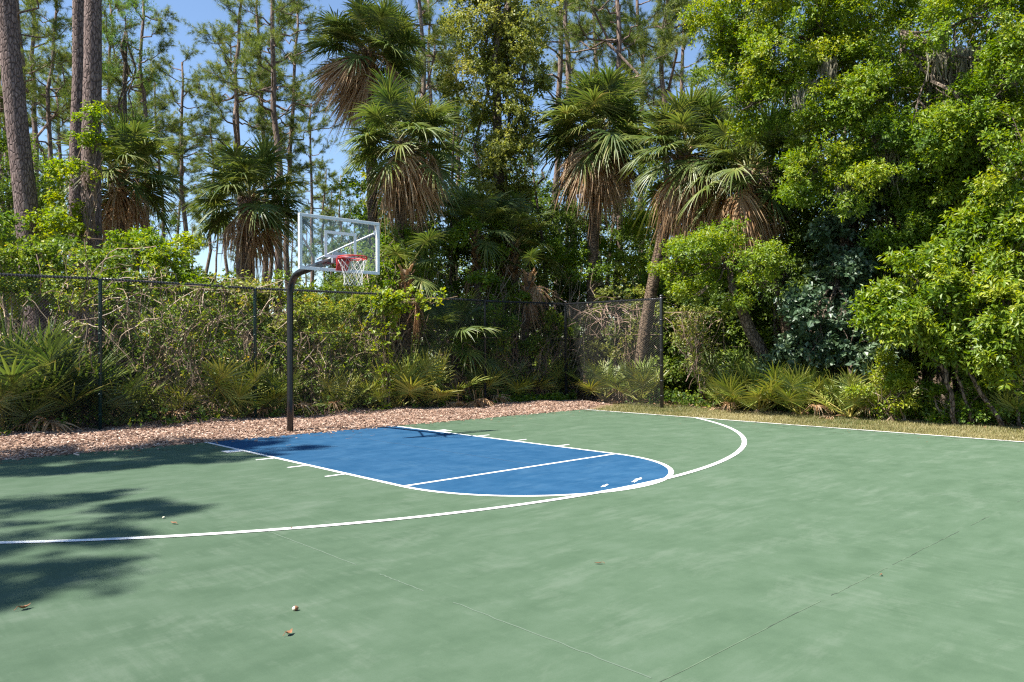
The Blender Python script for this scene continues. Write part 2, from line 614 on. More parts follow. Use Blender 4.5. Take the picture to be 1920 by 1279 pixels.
def thing(name, loc, label, cat, group=None):
    o = bpy.data.objects.new(name, None)
    C.objects.link(o)
    o.location = [float(q) for q in loc]
    return tag(o, label, cat, group)


def part(name, g, mat, parent, smooth=False, stuff=False, label=None):
    o = link(name, g.mesh(name, mat, smooth), parent)
    if stuff:
        o['kind'] = 'stuff'
    if label:
        o['label'] = label
    return o


def structure(name, g, mat, kind='structure', loc=(0, 0, 0)):
    o = link(name, g.mesh(name, mat), None, loc)
    o['kind'] = kind
    return o


# ================================================================== GROUND
def sheet(x0, y0, x1, y1, z):
    g = Geo()
    g.add([(x0, y0, z), (x1, y0, z), (x1, y1, z), (x0, y1, z)], [(0, 1, 2, 3)])
    return g


structure('ground', sheet(-900, -900, 900, 900, -.06), M['soil'])
gs = Geo()
gs.box((-7.62, -16, -.10), (7.50, 5.60, 0))
structure('court', gs, M['court'])

# the blue key: rectangle plus half disc
KX0, KX1, KB = -1.80, 1.88, 5.595
KC, KR = (KX0 + KX1) / 2, (KX1 - KX0) / 2
ang = np.linspace(PI, 2 * PI, 65)
arcp = np.stack([KC + KR * np.cos(ang), KR * np.sin(ang), np.full(65, .002)], 1)
v = np.concatenate([[(KX0, KB, .002)], arcp, [(KX1, KB, .002)]])
g = Geo()
g.add(v, [list(range(len(v)))])
structure('painted_key', g, M['key'])


def ribbon(g, pts, wd, z, closed=False):
    pts = np.asarray(pts, float)
    t = norm(np.gradient(pts, axis=0))
    s = np.stack([-t[:, 1], t[:, 0]], 1) * wd / 2
    a, b = pts + s, pts - s
    n = len(pts)
    v = np.concatenate([np.c_[a, np.full(n, z)], np.c_[b, np.full(n, z)]])
    i = np.arange(n - 1)[:, None]
    g.add(v, np.concatenate([i, i + n, i + n + 1, i + 1], 1))


def line(name, pts, wd, z=.004, mat='line'):
    g = Geo()
    ribbon(g, pts, wd, z)
    return structure(name, g, M[mat])


key_path = [(KX0, y) for y in np.linspace(KB, .05, 30)] + [(KC + KR * math.cos(a), KR * math.sin(a)) for a in ang] + \
           [(KX1, y) for y in np.linspace(.05, KB, 30)]
line('key_line', key_path, .062)
line('free_throw_line', [(KX0 + .031, 0), (KX1 - .031, 0)], .055)
R3, Y3 = 8.775, 7.014
a0, a1 = math.asin(-(Y3 - 2.2) / R3), 0
th = np.linspace(math.acos(7.40 / R3), math.acos(-7.60 / R3), 160)
line('three_point_line', [(R3 * math.cos(t), Y3 - R3 * math.sin(t)) for t in th], .075, .0058)
line('sideline', [(7.44, -15.9), (7.44, 5.58)], .06, .0076)
g = Geo()
for sx, x in ((-1, KX0), (1, KX1)):
    for y in (3.07, 2.14, 1.18):
        ribbon(g, [(x + sx * .031, y), (x + sx * .29, y)], .05, .004)
    ribbon(g, [(x + sx * .031, 4.20), (x + sx * .27, 4.20)], .26, .004)
structure('lane_marks', g, M['line'])
# slab joints: thin crack lines, broken up
r = rng_of(5)
g = Geo()
for seg in ((-7.5, -2.2), (-2.05, -1.2), (-1.1, .3), (.6, 1.1), (2.0, 7.2)):
    xs = np.linspace(seg[0], seg[1], 24)
    ribbon(g, np.c_[xs, -4.9 + r.normal(size=24) * .004], .006, .0015)
structure('court_crack', g, M['joint'])
g = Geo()
for seg in ((-.9, -2.3), (-2.6, -3.1), (-3.4, -4.85)):
    ys = np.linspace(seg[0], seg[1], 24)
    ribbon(g, np.c_[-3.80 + r.normal(size=24) * .003, ys], .010, .0015)
structure('court_seam', g, M['joint_pale'])
g = Geo()
ys = np.linspace(5.55, .1, 30)
ribbon(g, np.c_[.32 + r.normal(size=30) * .004, ys], .014, .0035)
structure('key_seam', g, M['joint_blue'])
# worn white paint patches inside the top of the key
for i, (x, y, a, b) in enumerate(((-.18, -1.53, .085, .022), (.37, -1.55, .16, .026))):
    n = 26
    an = np.linspace(0, 2 * PI, n, endpoint=False)
    rad = 1 + .45 * np.sin(an * 5 + i) * r.uniform(.3, 1, n) + r.normal(size=n) * .15
    dx, dy = a * rad * np.cos(an), b * rad * np.sin(an)
    ca, sa = math.cos(.35), math.sin(.35)
    g = Geo()
    g.add(np.c_[x + dx * ca - dy * sa, y + dx * sa + dy * ca, np.full(n, .004)], [list(range(n))])
    structure('worn_paint_patch', g, M['line'])


# mulch bed between court and fence
def mulch_z(x, y):
    t = np.clip((y - 5.6) / 1.4, 0, 1)
    return -.025 + .065 * t + .018 * np.sin(x * 1.7 + y) + .014 * np.sin(x * 4.1 - y * 3.3)


def heightfield(x0, x1, y0, y1, nx, ny, fz):
    xs, ys = np.meshgrid(np.linspace(x0, x1, nx), np.linspace(y0, y1, ny))
    v = np.stack([xs, ys, fz(xs, ys)], -1).reshape(-1, 3)
    i, j = np.meshgrid(np.arange(nx - 1), np.arange(ny - 1))
    b = (j * nx + i).ravel()[:, None]
    g = Geo()
    g.add(v, np.concatenate([b, b + 1, b + nx + 1, b + nx], 1))
    return g


structure('mulch_bed', heightfield(-10, 9.4, 5.60, 9.8, 150, 40, mulch_z), M['mulchbed'])
r = rng_of(11)
n = 44000
cx = r.uniform(-8.5, 9.3, n)
cy = 5.60 + 3.6 * r.uniform(0, 1, n) ** 1.1
spill = r.uniform(size=n) < .012
cy[spill] = 5.60 - r.exponential(.10, n)[spill]
keep = ~((cx > 7.6) & (cy < 5.6 + (cx - 7.6) * .4))
cx, cy = cx[keep], cy[keep]
n = len(cx)
cz = np.where(cy < 5.6, .012, mulch_z(cx, cy) + r.uniform(0, .025, n))
sx_, sy_, sz_ = r.uniform(.012, .038, n) * r.choice([.6, 1, 1.3], n), r.uniform(.005, .012, n), r.uniform(.002, .005, n)
ya, tl, rl = r.uniform(0, 6.28, n), r.normal(size=n) * .22, r.normal(size=n) * .22
cube = np.array([(-1, -1, -1), (1, -.8, -1), (.9, 1, -1), (-1, .7, -1), (-.9, -1, 1), (1, -1, .8), (.7, .9, 1), (-1, 1, 1)], float)
q = cube[None] * np.stack([sx_, sy_, sz_], 1)[:, None]
q[..., 2] += q[..., 0] * tl[:, None] + q[..., 1] * rl[:, None]
ca, sa = np.cos(ya)[:, None], np.sin(ya)[:, None]
q = np.stack([q[..., 0] * ca - q[..., 1] * sa, q[..., 0] * sa + q[..., 1] * ca, q[..., 2]], -1) + np.stack([cx, cy, cz], 1)[:, None]
fc = np.array([(4, 5, 6, 7), (0, 1, 5, 4), (1, 2, 6, 5), (2, 3, 7, 6), (3, 0, 4, 7)])
g = Geo()
g.add(q.reshape(-1, 3), ((np.arange(n) * 8)[:, None, None] + fc).reshape(-1, 4), np.repeat(np.clip(r.normal(.50, .27, n), 0, 1), 8))
o = structure('mulch_chips', g, M['chip'], 'stuff')

# brown pine needles blown along the edges of the slab
r = rng_of(14)
n = 900
e_ = r.uniform(size=n) < .6
px_ = np.where(e_, r.uniform(-7, 7.3, n), 7.4 - r.exponential(.35, n))
py_ = np.where(e_, 5.55 - r.exponential(.40, n), r.uniform(-6, 5.5, n))
aa = r.uniform(0, PI, n)
hl = r.uniform(.04, .09, n)
d2 = np.stack([np.cos(aa), np.sin(aa)], 1)
n2 = np.stack([-d2[:, 1], d2[:, 0]], 1) * .0016
c2 = np.stack([px_, py_], 1)
zz = np.full(n, .0135)
v = np.stack([np.c_[c2 - d2 * hl[:, None] - n2, zz], np.c_[c2 + d2 * hl[:, None] - n2, zz], np.c_[c2 + d2 * hl[:, None] + n2, zz + .002], np.c_[c2 - d2 * hl[:, None] + n2, zz + .002]], 1).reshape(-1, 3)
g = Geo()
g.add(v, np.arange(n * 4).reshape(-1, 4), np.repeat(np.clip(r.normal(.6, .2, n), 0, 1), 4))
structure('pine_needles', g, M['litter'], 'stuff')

# dry grass verge along the far sideline
structure('grass_verge', heightfield(7.505, 11.5, -16, 6.4, 40, 160,
          lambda x, y: -.035 + .03 * np.clip((x - 7.5) / .8, 0, 1) + .01 * np.sin(x * 5 + y * 3) - .04 * np.clip((y - 5.2), 0, 2)), M['turf'])
r = rng_of(12)
n = 75000
bx = 7.52 + 2.6 * r.uniform(0, 1, n) ** .9
by = r.uniform(-7.5, 6.0, n)
bl = r.uniform(.02, .055, n) * (1 + .6 * (bx > 8.9) * r.uniform(0, 1, n))
aa = r.uniform(0, 6.28, n)
le = r.uniform(.2, 1.1, n)
p = np.stack([bx, by, np.full(n, -.035) + .03 * np.clip((bx - 7.5) / .8, 0, 1)], 1)
dd = np.stack([np.cos(aa) * le, np.sin(aa) * le, np.ones(n)], 1)
sdv = np.stack([-np.sin(aa), np.cos(aa), 0 * aa], 1) * .0045
tip = p + norm(dd) * bl[:, None]
v = np.stack([p - sdv, p + sdv, tip], 1).reshape(-1, 3)
g = Geo()
g.add(v, np.arange(n * 3).reshape(-1, 3), np.repeat(np.clip(r.normal(.55, .25, n) + .2 * noise3(p, 3, 1.5), 0, 1), 3))
structure('grass', g, M['grass'], 'stuff')

# leaf litter over the forest floor near the court
r = rng_of(13)
n = 26000
lx, ly = r.uniform(-10, 16, n), r.uniform(-9, 15, n)
kp = ((ly > 8.9) | (lx > 9.4)) & (lx < 15)
lx, ly = lx[kp], ly[kp]
n = len(lx)
g = Geo()
leaves(g, np.stack([lx, ly, r.uniform(-.05, .05, n)], 1), np.c_[r.normal(size=(n, 2)), r.normal(size=n) * .35],
       np.array([0, 0, 1.]) + r.normal(size=(n, 3)) * .4, r.uniform(.06, .16, n), r.uniform(.03, .07, n), r.normal(.5, .25, n))
structure('leaf_litter', g, M['litter'], 'stuff')
#@@FENCE
# ================================================================== FENCE
def fence_pt(i):
    return [(-8.55, 9.07), (-5.55, 8.93), (-2.53, 8.80), (.44, 8.66), (3.69, 8.51), (6.69, 8.38), (9.70, 8.24), (9.10, 4.42)][i]


FZ = [2.84, 2.84, 2.86, 2.82, 2.83, 2.78, 2.80, 2.74]
fence = thing('chain_link_fence', (*fence_pt(3), 0), 'tall black chain-link fence with a corner, behind the mulch bed', 'fence')
org = np.array([*fence_pt(3), 0.0])


def rel(p):
    return np.asarray(p, float) - org


DM = .057
for i in range(8):
    x, y = fence_pt(i)
    rad = .046 if i in (6, 7) else .034
    g = Geo()
    g.tube([rel((x, y, -.12)), rel((x, y, FZ[i] - .02)), rel((x, y, FZ[i] + (.05 if i == 7 else 0)))], [rad] * 3, 12)
    if i in (6, 7):
        g.tube([rel((x, y, FZ[i] + .05)), rel((x, y, FZ[i] + .075)), rel((x, y, FZ[i] + .10))], [rad * 1.15, rad * 1.1, rad * .5], 12)
    else:
        g.tube([rel((x, y, FZ[i] - .05)), rel((x, y, FZ[i] - .01))], [rad * 1.18] * 2, 12)
    for zz in np.arange(.3, FZ[i] - .2, .38):                       # tie bands
        g.tube([rel((x, y, zz)), rel((x, y, zz + .02))], [rad * 1.14] * 2, 10)
    part('post', g, M['post_green'] if i in (1, 2, 3) else M['vinyl'], fence, True,
         label='dark green coated fence post' if i in (1, 2, 3) else None)
for i in range(7):
    a, b = np.array(fence_pt(i)), np.array(fence_pt(i + 1))
    za, zb = FZ[i], FZ[i + 1]
    L = float(np.linalg.norm(b - a))
    e = (b - a) / L
    nrm = np.array([e[1], -e[0]])
    if nrm @ (CAM[:2] - a) < 0:
        nrm = -nrm

    def W(s, off, z):
        s, off, z = np.broadcast_arrays(np.asarray(s, float), off, z)
        return np.stack([a[0] + e[0] * s + nrm[0] * off - org[0], a[1] + e[1] * s + nrm[1] * off - org[1], z], -1)
    g = Geo()
    ss = np.linspace(.03, L - .03, 8)
    g.tube(W(ss, 0, za + (zb - za) * ss / L), .022, 8)
    part('top_rail', g, M['vinyl'], fence, True)
    g = Geo()
    z0, zt = .03, min(za, zb) + .018
    H = zt - z0
    for sgn in (1, -1):
        k = np.arange(-int(H / DM) - 2, int(L / DM) + 2) * DM
        if sgn == 1:
            s0, s1 = k, k + H
        else:
            s0, s1 = k + H, k
        ds = s1 - s0
        t0 = np.clip(np.where(ds > 0, (0 - s0) / ds, (L - s0) / ds), 0, 1)
        t1 = np.clip(np.where(ds > 0, (L - s0) / ds, (0 - s0) / ds), 0, 1)
        ok = t1 > t0 + .002
        s0, ds, t0, t1 = s0[ok], ds[ok], t0[ok], t1[ok]
        nst = 2
        tt = t0[:, None] + (t1 - t0)[:, None] * np.linspace(0, 1, nst)[None]
        S = s0[:, None] + ds[:, None] * tt
        Z = z0 + H * tt
        c = W(S, .036 + .002 * sgn, Z)                              # wires, nst stations
        wr = .0022
        along = np.array([e[0], e[1], 0]) * .7071 * (-sgn) + np.array([0, 0, .7071])
        out_ = np.array([nrm[0], nrm[1], 0])
        ring = np.stack([c + along * wr, c - along * wr * .5 + out_ * wr * .87, c - along * wr * .5 - out_ * wr * .87], 2)
        m_ = len(s0)
        vv = ring.reshape(-1, 3)
        b0 = (np.arange(m_) * nst * 3)[:, None, None]
        q = np.arange(nst - 1)[None, :, None] * 3
        fcs = []
        for j in range(3):
            j2 = (j + 1) % 3
            fcs.append(np.concatenate([b0 + q + j, b0 + q + j2, b0 + q + 3 + j2, b0 + q + 3 + j], 2).reshape(-1, 4))
        g.add(vv, np.concatenate(fcs))
    for s in np.arange(.02, L, DM):                                  # twisted selvage over the rail
        zz = za + (zb - za) * s / L
        g.tube(W(np.array([s - .012, s + .004, s + .02]), np.array([.034, .026, -.022]), np.array([zz - .03, zz + .026, zz + .018])), .0085, 4, cap=False)
    part('mesh_panel', g, M['wire'], fence, False, True)

# ================================================================== BASKETBALL GOAL
PB = np.array([0.0, 6.20, 0.0])
goal = thing('basketball_goal', PB, 'in-ground basketball goal with black gooseneck pole and clear backboard', 'basketball hoop')
BY = 4.385 - PB[1]                                                   # backboard plane in goal space
g = Geo()
pts = [(0, 0, -.1), (0, 0, .6), (0, 0, 1.4), (0, 0, 2.2), (0, 0, 2.50)]
rb = .42
for t in np.linspace(.12, 1, 9):
    aa = t * PI / 2 * .93
    pts.append((0, -rb * (1 - math.cos(aa)), 2.50 + rb * math.sin(aa)))
last = np.array(pts[-1])
dirn = norm(np.array([0, -math.sin(PI / 2 * .93), math.cos(PI / 2 * .93)]))
end = last + dirn * ((last[1] - (BY + .16)) / -dirn[1])
pts += [tuple(last + (end - last) * q) for q in (.33, .66, 1)]
g.tube(pts, .059, 20)
part('pole', g, M['steel_black'], goal, True)
ez = end[2]
g = Geo()
g.box((-.075, BY + .155, ez - .075), (.075, BY + .175, ez + .055))
g.box((-.072, BY + .03, ez - .06), (-.060, BY + .155, ez + .06))
g.box((.060, BY + .03, ez - .06), (.072, BY + .155, ez + .06))
g.box((-.13, BY + .022, ez - .10), (.13, BY + .032, ez + .09))
part('mounting_bracket', g, M['brace'], goal)
Z0, Z1, HX = 2.816, 3.730, .765
for sx, zt in ((-1, 3.42), (1, 3.55)):
    g = Geo()
    g.tube([(sx * .03, BY + .85, ez + .05), (sx * .36, BY + .45, (ez + .05 + zt) / 2), (sx * .72, BY + .05, zt)], .018, 8)
    g.box((sx * .72 - .03, BY + .028, zt - .04), (sx * .72 + .03, BY + .05, zt + .04))
    part('brace', g, M['brace'], goal, False)
bb = thing('backboard', (0, 0, 0), '', '')
del bb['label'], bb['category']
bb.parent = goal
g = Geo()
g.box((-HX + .04, BY - .006, Z0 + .04), (HX - .04, BY + .006, Z1 - .04))
part('glass_panel', g, M['glass'], bb)
fw, fdp = .052, .028
for lo, hi in (((-HX, Z0), (HX, Z0 + fw)), ((-HX, Z1 - fw), (HX, Z1)), ((-HX, Z0 + fw + .002), (-HX + fw, Z1 - fw - .002)), ((HX - fw, Z0 + fw + .002), (HX, Z1 - fw - .002))):
    g = Geo()
    g.box((lo[0], BY - fdp, lo[1]), (hi[0], BY + fdp, hi[1]))
    o = part('frame_bar', g, M['alu'], bb)
    bv = o.modifiers.new('edge', 'BEVEL')
    bv.width = .006
    bv.segments = 2
g = Geo()
y0, y1 = BY - .0105, BY - .0065
g.box((-.305, y0, 3.045), (.305, y1, 3.095))
g.box((-.305, y0, 3.445), (.305, y1, 3.495))
g.box((-.305, y0, 3.097), (-.255, y1, 3.443))
g.box((.255, y0, 3.097), (.305, y1, 3.443))
part('target_square', g, M['white'], bb)
# rim
RY, RZ, RR = BY - .385, 3.035, .236
g = Geo()
an = np.linspace(0, 2 * PI, 48, endpoint=False)
g.tube(np.c_[RR * np.cos(an), RY + RR * np.sin(an), np.full(48, RZ)], .0105, 8, closed=True)
g.tube(np.c_[RR * np.cos(an), RY + RR * np.sin(an), np.full(48, RZ - .026)], .0075, 8, closed=True)
for k in range(12):                                                   # net hooks
    q = k / 12 * 2 * PI + .13
    x, y = RR * math.cos(q), RY + RR * math.sin(q)
    g.tube([(x, y, RZ - .005), (x * .97, RY + (y - RY) * .97, RZ - .04), (x, y, RZ - .055)], .006, 5)
part('rim', g, M['red'], goal, True)
g = Geo()
bw = .105
g.box((-bw, BY - .048, RZ - .20), (bw, BY - .034, RZ + .015))
g.box((-bw, RY + RR + .01, RZ - .012), (bw, BY - .048, RZ + .012))
for sx in (-1, 1):                                                    # side gussets, sloping down to the plate
    v = [(sx * bw, RY + RR + .01, RZ - .012), (sx * bw, RY + RR + .01, RZ - .045), (sx * bw, BY - .048, RZ - .19), (sx * bw, BY - .048, RZ - .012)]
    v += [(sx * (bw - .012), *q[1:]) for q in v]
    g.add(v, [(0, 1, 2, 3), (7, 6, 5, 4), (0, 4, 5, 1), (1, 5, 6, 2), (2, 6, 7, 3), (3, 7, 4, 0)])
v = [(-bw, RY + RR + .01, RZ - .045), (bw, RY + RR + .01, RZ - .045), (bw, BY - .048, RZ - .19), (-bw, BY - .048, RZ - .19)]
g.add(v, [(0, 1, 2, 3)])
part('rim_bracket', g, M['red'], goal)
# net: 12 strands each way in a diamond lattice
r = rng_of(21)
g = Geo()
zs = np.array([0, .075, .15, .225, .30, .37, .43])
rs = np.array([.228, .205, .18, .162, .15, .147, .152])
for k in range(12):
    for sg in (-1, 1):
        pts = []
        for j in range(len(zs)):
            q = (k + .5 * sg * j) / 12 * 2 * PI + .13
            rr = rs[j] + r.normal() * .006
            pts.append((rr * math.cos(q) + .012 * j / 6, RY + rr * math.sin(q), RZ - .045 - zs[j] + r.normal() * .006))
        fine = []
        for j in range(len(pts) - 1):
            A_, B_ = np.array(pts[j]), np.array(pts[j + 1])
            fine += [A_, A_ * .5 + B_ * .5 + np.array([0, 0, -.004])]
        fine.append(np.array(pts[-1]))
        g.tube(fine, .0030, 5)
part('net', g, M['cord'], goal, True)

# ================================================================== LITTER ON THE COURT (each its own thing)
def dry_leaf(x, y, L, Wd, rz, curl, label, mat='leafbrown', lobes=0, seed=1):
    rr = rng_of(seed)
    L, Wd = L * .72, Wd * .72
    g = Geo()
    n = 9
    t = np.linspace(0, 1, n)
    hw = Wd * .5 * np.sin(PI * t ** .8) * (1 + lobes * .5 * np.sin(t * 22)) + .0006
    zc = curl * (2 * t - 1) ** 2 * L * .5 + .006
    lft = np.c_[(t - .5) * L, hw, zc + hw * .6]
    mid = np.c_[(t - .5) * L, 0 * t, zc]
    rgt = np.c_[(t - .5) * L, -hw, zc + hw * (.6 + .4 * rr.uniform(-1, 1))]
    i = np.arange(n - 1)[:, None]
    vv = np.concatenate([lft, mid, rgt])
    g.add(vv, np.concatenate([np.concatenate([i, i + 1, i + n + 1, i + n], 1), np.concatenate([i + n, i + n + 1, i + 2 * n + 1, i + 2 * n], 1)]))
    g.tube([(-.5 * L, 0, zc[0]), (-.62 * L, .004, .012), (-.72 * L, .008, .006)], .0018, 4)
    o = link('dry_leaf', g.mesh('dry_leaf', M[mat]), None, (x, y, .002))
    o.rotation_euler.z = rz
    tag(o, label, 'leaf', 'dry leaves lying on the court')


dry_leaf(-4.76, -3.20, .075, .045, .4, .7, 'curled brown leaf nearest the bottom of the photo, below the pale acorn', lobes=.5, seed=2)
dry_leaf(-2.56, -3.47, .09, .028, 2.4, .25, 'slim reddish-brown leaf lying alone on the open green court right of centre', seed=3)
dry_leaf(-4.28, -.10, .11, .03, 1.9, .3, 'orange-brown leaf just above the three-point line, at the tip of a shadow', seed=4)
dry_leaf(-5.70, -1.75, .10, .05, .2, .6, 'brown leaf at the left edge of the court below the tree shadow', lobes=.3, seed=5)
dry_leaf(-3.62, -.98, .035, .022, 1.1, .5, 'tiny dark leaf scrap just below the three-point line left of centre', seed=6)
dry_leaf(-1.42, -4.95, .04, .02, .3, .5, 'tiny dark scrap beside the joint line on the right of the court', seed=7)
ac = thing('acorn', (-4.56, -2.87, .0), 'pale acorn with dark cap on the green court in the foreground', 'acorn')
g = Geo()
tt = np.linspace(0, 1, 9)
g.tube(np.c_[0 * tt - .016 + .034 * tt, 0 * tt, .016 + 0 * tt], .0155 * np.sqrt(np.clip(1 - (2 * tt - 1) ** 2, .02, 1)), 10)
part('nut', g, M['seed'], ac, True)
g = Geo()
g.tube([(.004, 0, .017), (.012, 0, .018), (.022, 0, .019), (.030, 0, .020)], [.0185, .0180, .0125, .003], 10)
part('cap', g, M['leafbrown'], ac, True)
ac.rotation_euler.z = -.5
ac.scale = (.8, .8, .8)
g = Geo()
g.tube([(-.012, 0, .008), (-.004, 0, .011), (.006, 0, .011), (.013, 0, .007)], [.003, .010, .010, .003], 8)
o = link('seed_pod', g.mesh('seed_pod', M['seed'], True), None, (-4.27, .18, .001))
tag(o, 'small pale seed pod lying by the tip of the tree shadow', 'seed')
#@@VEG
# ================================================================== VEGETATION BUILDERS
def fan_frond(seed, el, pet=1.0, R=.95, n=34, spread=2.5, split=.42, droop=.30, arch=.35, dead=False, stiff=1.0, wide=1.08, tilt=0.0):
    """one fan-shaped palm leaf: petiole, short curved costa, folded leaflets joined near the base.
    Built for azimuth +X with the elevation el in it, so the leaflet tips hang down."""
    r = rng_of(seed)
    g = Geo()
    k = 7
    t = np.linspace(0, 1, k)
    e = el - arch * t ** 1.5
    step = pet / (k - 1)
    px = np.concatenate([[0], np.cumsum(np.cos(e[1:]) * step)])
    pz = np.concatenate([[0], np.cumsum(np.sin(e[1:]) * step)])
    py = .03 * pet * np.sin(t * 3) * r.normal()
    g.tube(np.c_[px, py, pz], np.linspace(.020, .010, k) * (pet + .3), 4, .72 if not dead else .5)
    e1 = e[-1] + tilt
    costa = R * .32
    e2 = e1 - .5
    T = np.array([math.cos(e1), 0, math.sin(e1)])
    T2 = np.array([math.cos(e2), 0, math.sin(e2)])
    N = np.array([-math.sin(e1), 0, math.cos(e1)])
    S = np.array([0, 1.0, 0])
    O = np.array([px[-1], py[-1], pz[-1]])
    ph = np.linspace(-spread, spread, n) + r.normal(size=n) * .03
    sw = np.array([0, .2, .45, .72, 1.0])
    wprof = np.array([.28, .80, .92, .48, .03])
    wmax = 2 * spread / n * R * .46 * wide
    if dead:
        ph *= .55
    for i, f in enumerate(ph):
        q = 1 - abs(f) / (spread * (0.55 if dead else 1))
        st = O + costa * q * (T * .6 + T2 * .4)
        L = R * (.62 + .38 * math.cos(f * .55)) * r.uniform(.86, 1.08)
        if dead:
            L *= r.uniform(.7, 1.05)
        D = math.cos(f) * (T * (1 - .4 * q) + T2 * .4 * q) + math.sin(f) * S
        D = D / np.linalg.norm(D)
        cup = .22 * abs(math.sin(f)) * stiff
        dr = droop * r.uniform(.5, 1.5)
        pts = st + D * (L * sw)[:, None] + N * (cup * L * sw)[:, None] + np.array([0, 0, -1.0]) * (dr * L * np.clip(sw - split * .6, 0, 1) ** 1.7 * 1.9)[:, None]
        if dead:
            pts += r.normal(size=3) * (.10 * L * sw ** 1.5)[:, None]
        side = np.cross(N, D)
        side /= np.linalg.norm(side)
        if dead or r.uniform() < .15:
            side = norm(side + N * r.normal() * .8)
        wv = wprof * wmax * (.6 if dead else 1)
        up = np.cross(D, side)
        lf, rt = pts + side * wv[:, None] * .5, pts - side * wv[:, None] * .5
        md = pts + up * wv[:, None] * .30
        vv = np.concatenate([lf, md, rt])
        m = len(sw)
        ii = np.arange(m - 1)[:, None]
        fc = np.concatenate([np.concatenate([ii, ii + 1, ii + m + 1, ii + m], 1), np.concatenate([ii + m, ii + m + 1, ii + 2 * m + 1, ii + 2 * m], 1)])
        base = .36 + r.normal() * .10
        if dead:
            tv = np.full(m, .5 + r.normal() * .2)
        else:
            tv = base + np.array([.22, .04, 0, .04, .10 + .4 * (r.uniform() < .2)])
        g.add(vv, fc, np.clip(np.tile(tv, 3), 0, 1))
    return g


ELEV = [1.35, 1.0, .62, .25, -.12, -.5]
PALM = []                                                               # (elevation, mesh)
for i, e in enumerate(ELEV):
    for j in range(2):
        PALM.append((e, fan_frond(100 + i * 7 + j, e, pet=.78 + .12 * j, R=.80, n=38, spread=2.6, droop=.14 + .22 * (i / 5) + .08 * j, arch=.15 + .12 * j, wide=1.0).mesh('frond', M['frond'], False)))
DEADF = [fan_frond(200 + j, e, pet=.80, R=1.0, n=30, spread=2.5, droop=.8, arch=.75, dead=True, wide=1.25).mesh('dead_frond', M['frond_dead'])
         for j, e in enumerate((-.35, -.7, -1.0, -1.2, -.5, -.05, -.25))]
PMET = [(e, fan_frond(300 + i, e, pet=.50 + .10 * (i % 3), R=.56, n=24, spread=2.3, split=.2, droop=.03 + .05 * (i % 3), arch=.12, stiff=1.2, wide=.78, tilt=.30).mesh('frond', M['palmetto']))
        for i, e in enumerate((1.35, 1.2, 1.0, .85, .65, .4, 1.1, .75))]
PMET_SHADE = [(e, fan_frond(340 + i, e, pet=.55 + .10 * (i % 3), R=.58, n=24, spread=2.3, split=.2, droop=.03 + .05 * (i % 3), arch=.12, stiff=1.2, wide=.78, tilt=.30).mesh('frond', M['frond']))
         for i, e in enumerate((1.4, 1.2, 1.0, .75, .5, .9))]  # darker green copies for clumps in shade; that shade is in the colour
PMETD = [fan_frond(320 + i, e, pet=.55, R=.45, n=18, spread=2.0, droop=.5, arch=.5, dead=True).mesh('dead_frond', M['frond_dead']) for i, e in enumerate((.3, -.1, .7))]


def put_fronds(root, r, kind, n, z, scale, el_lo, el_hi, spread_z=.25, name='frond', az0=None):
    az = r.uniform(0, 6.28) if az0 is None else az0
    for k in range(n):
        az += 2.399 + r.normal() * .18
        u = (k + .5) / n
        e = el_hi + (el_lo - el_hi) * u ** .9 + r.normal() * .08
        if kind in ('palm', 'pmet', 'pmetg'):
            lib = {'palm': PALM, 'pmet': PMET, 'pmetg': PMET_SHADE}[kind]
            ds = np.array([abs(a - e) for a, _ in lib]) + r.uniform(0, .12, len(lib))
            me = lib[int(ds.argmin())][1]
        else:
            lib = DEADF if kind == 'dead' else PMETD
            me = lib[int(r.integers(len(lib)))]
        o = link(name, me, root, (r.normal() * .04, r.normal() * .04, z - spread_z * u))
        o.rotation_euler = (r.normal() * .14, r.normal() * .10, az)
        s = scale * r.uniform(.85, 1.12)
        o.scale = (s, s, s)


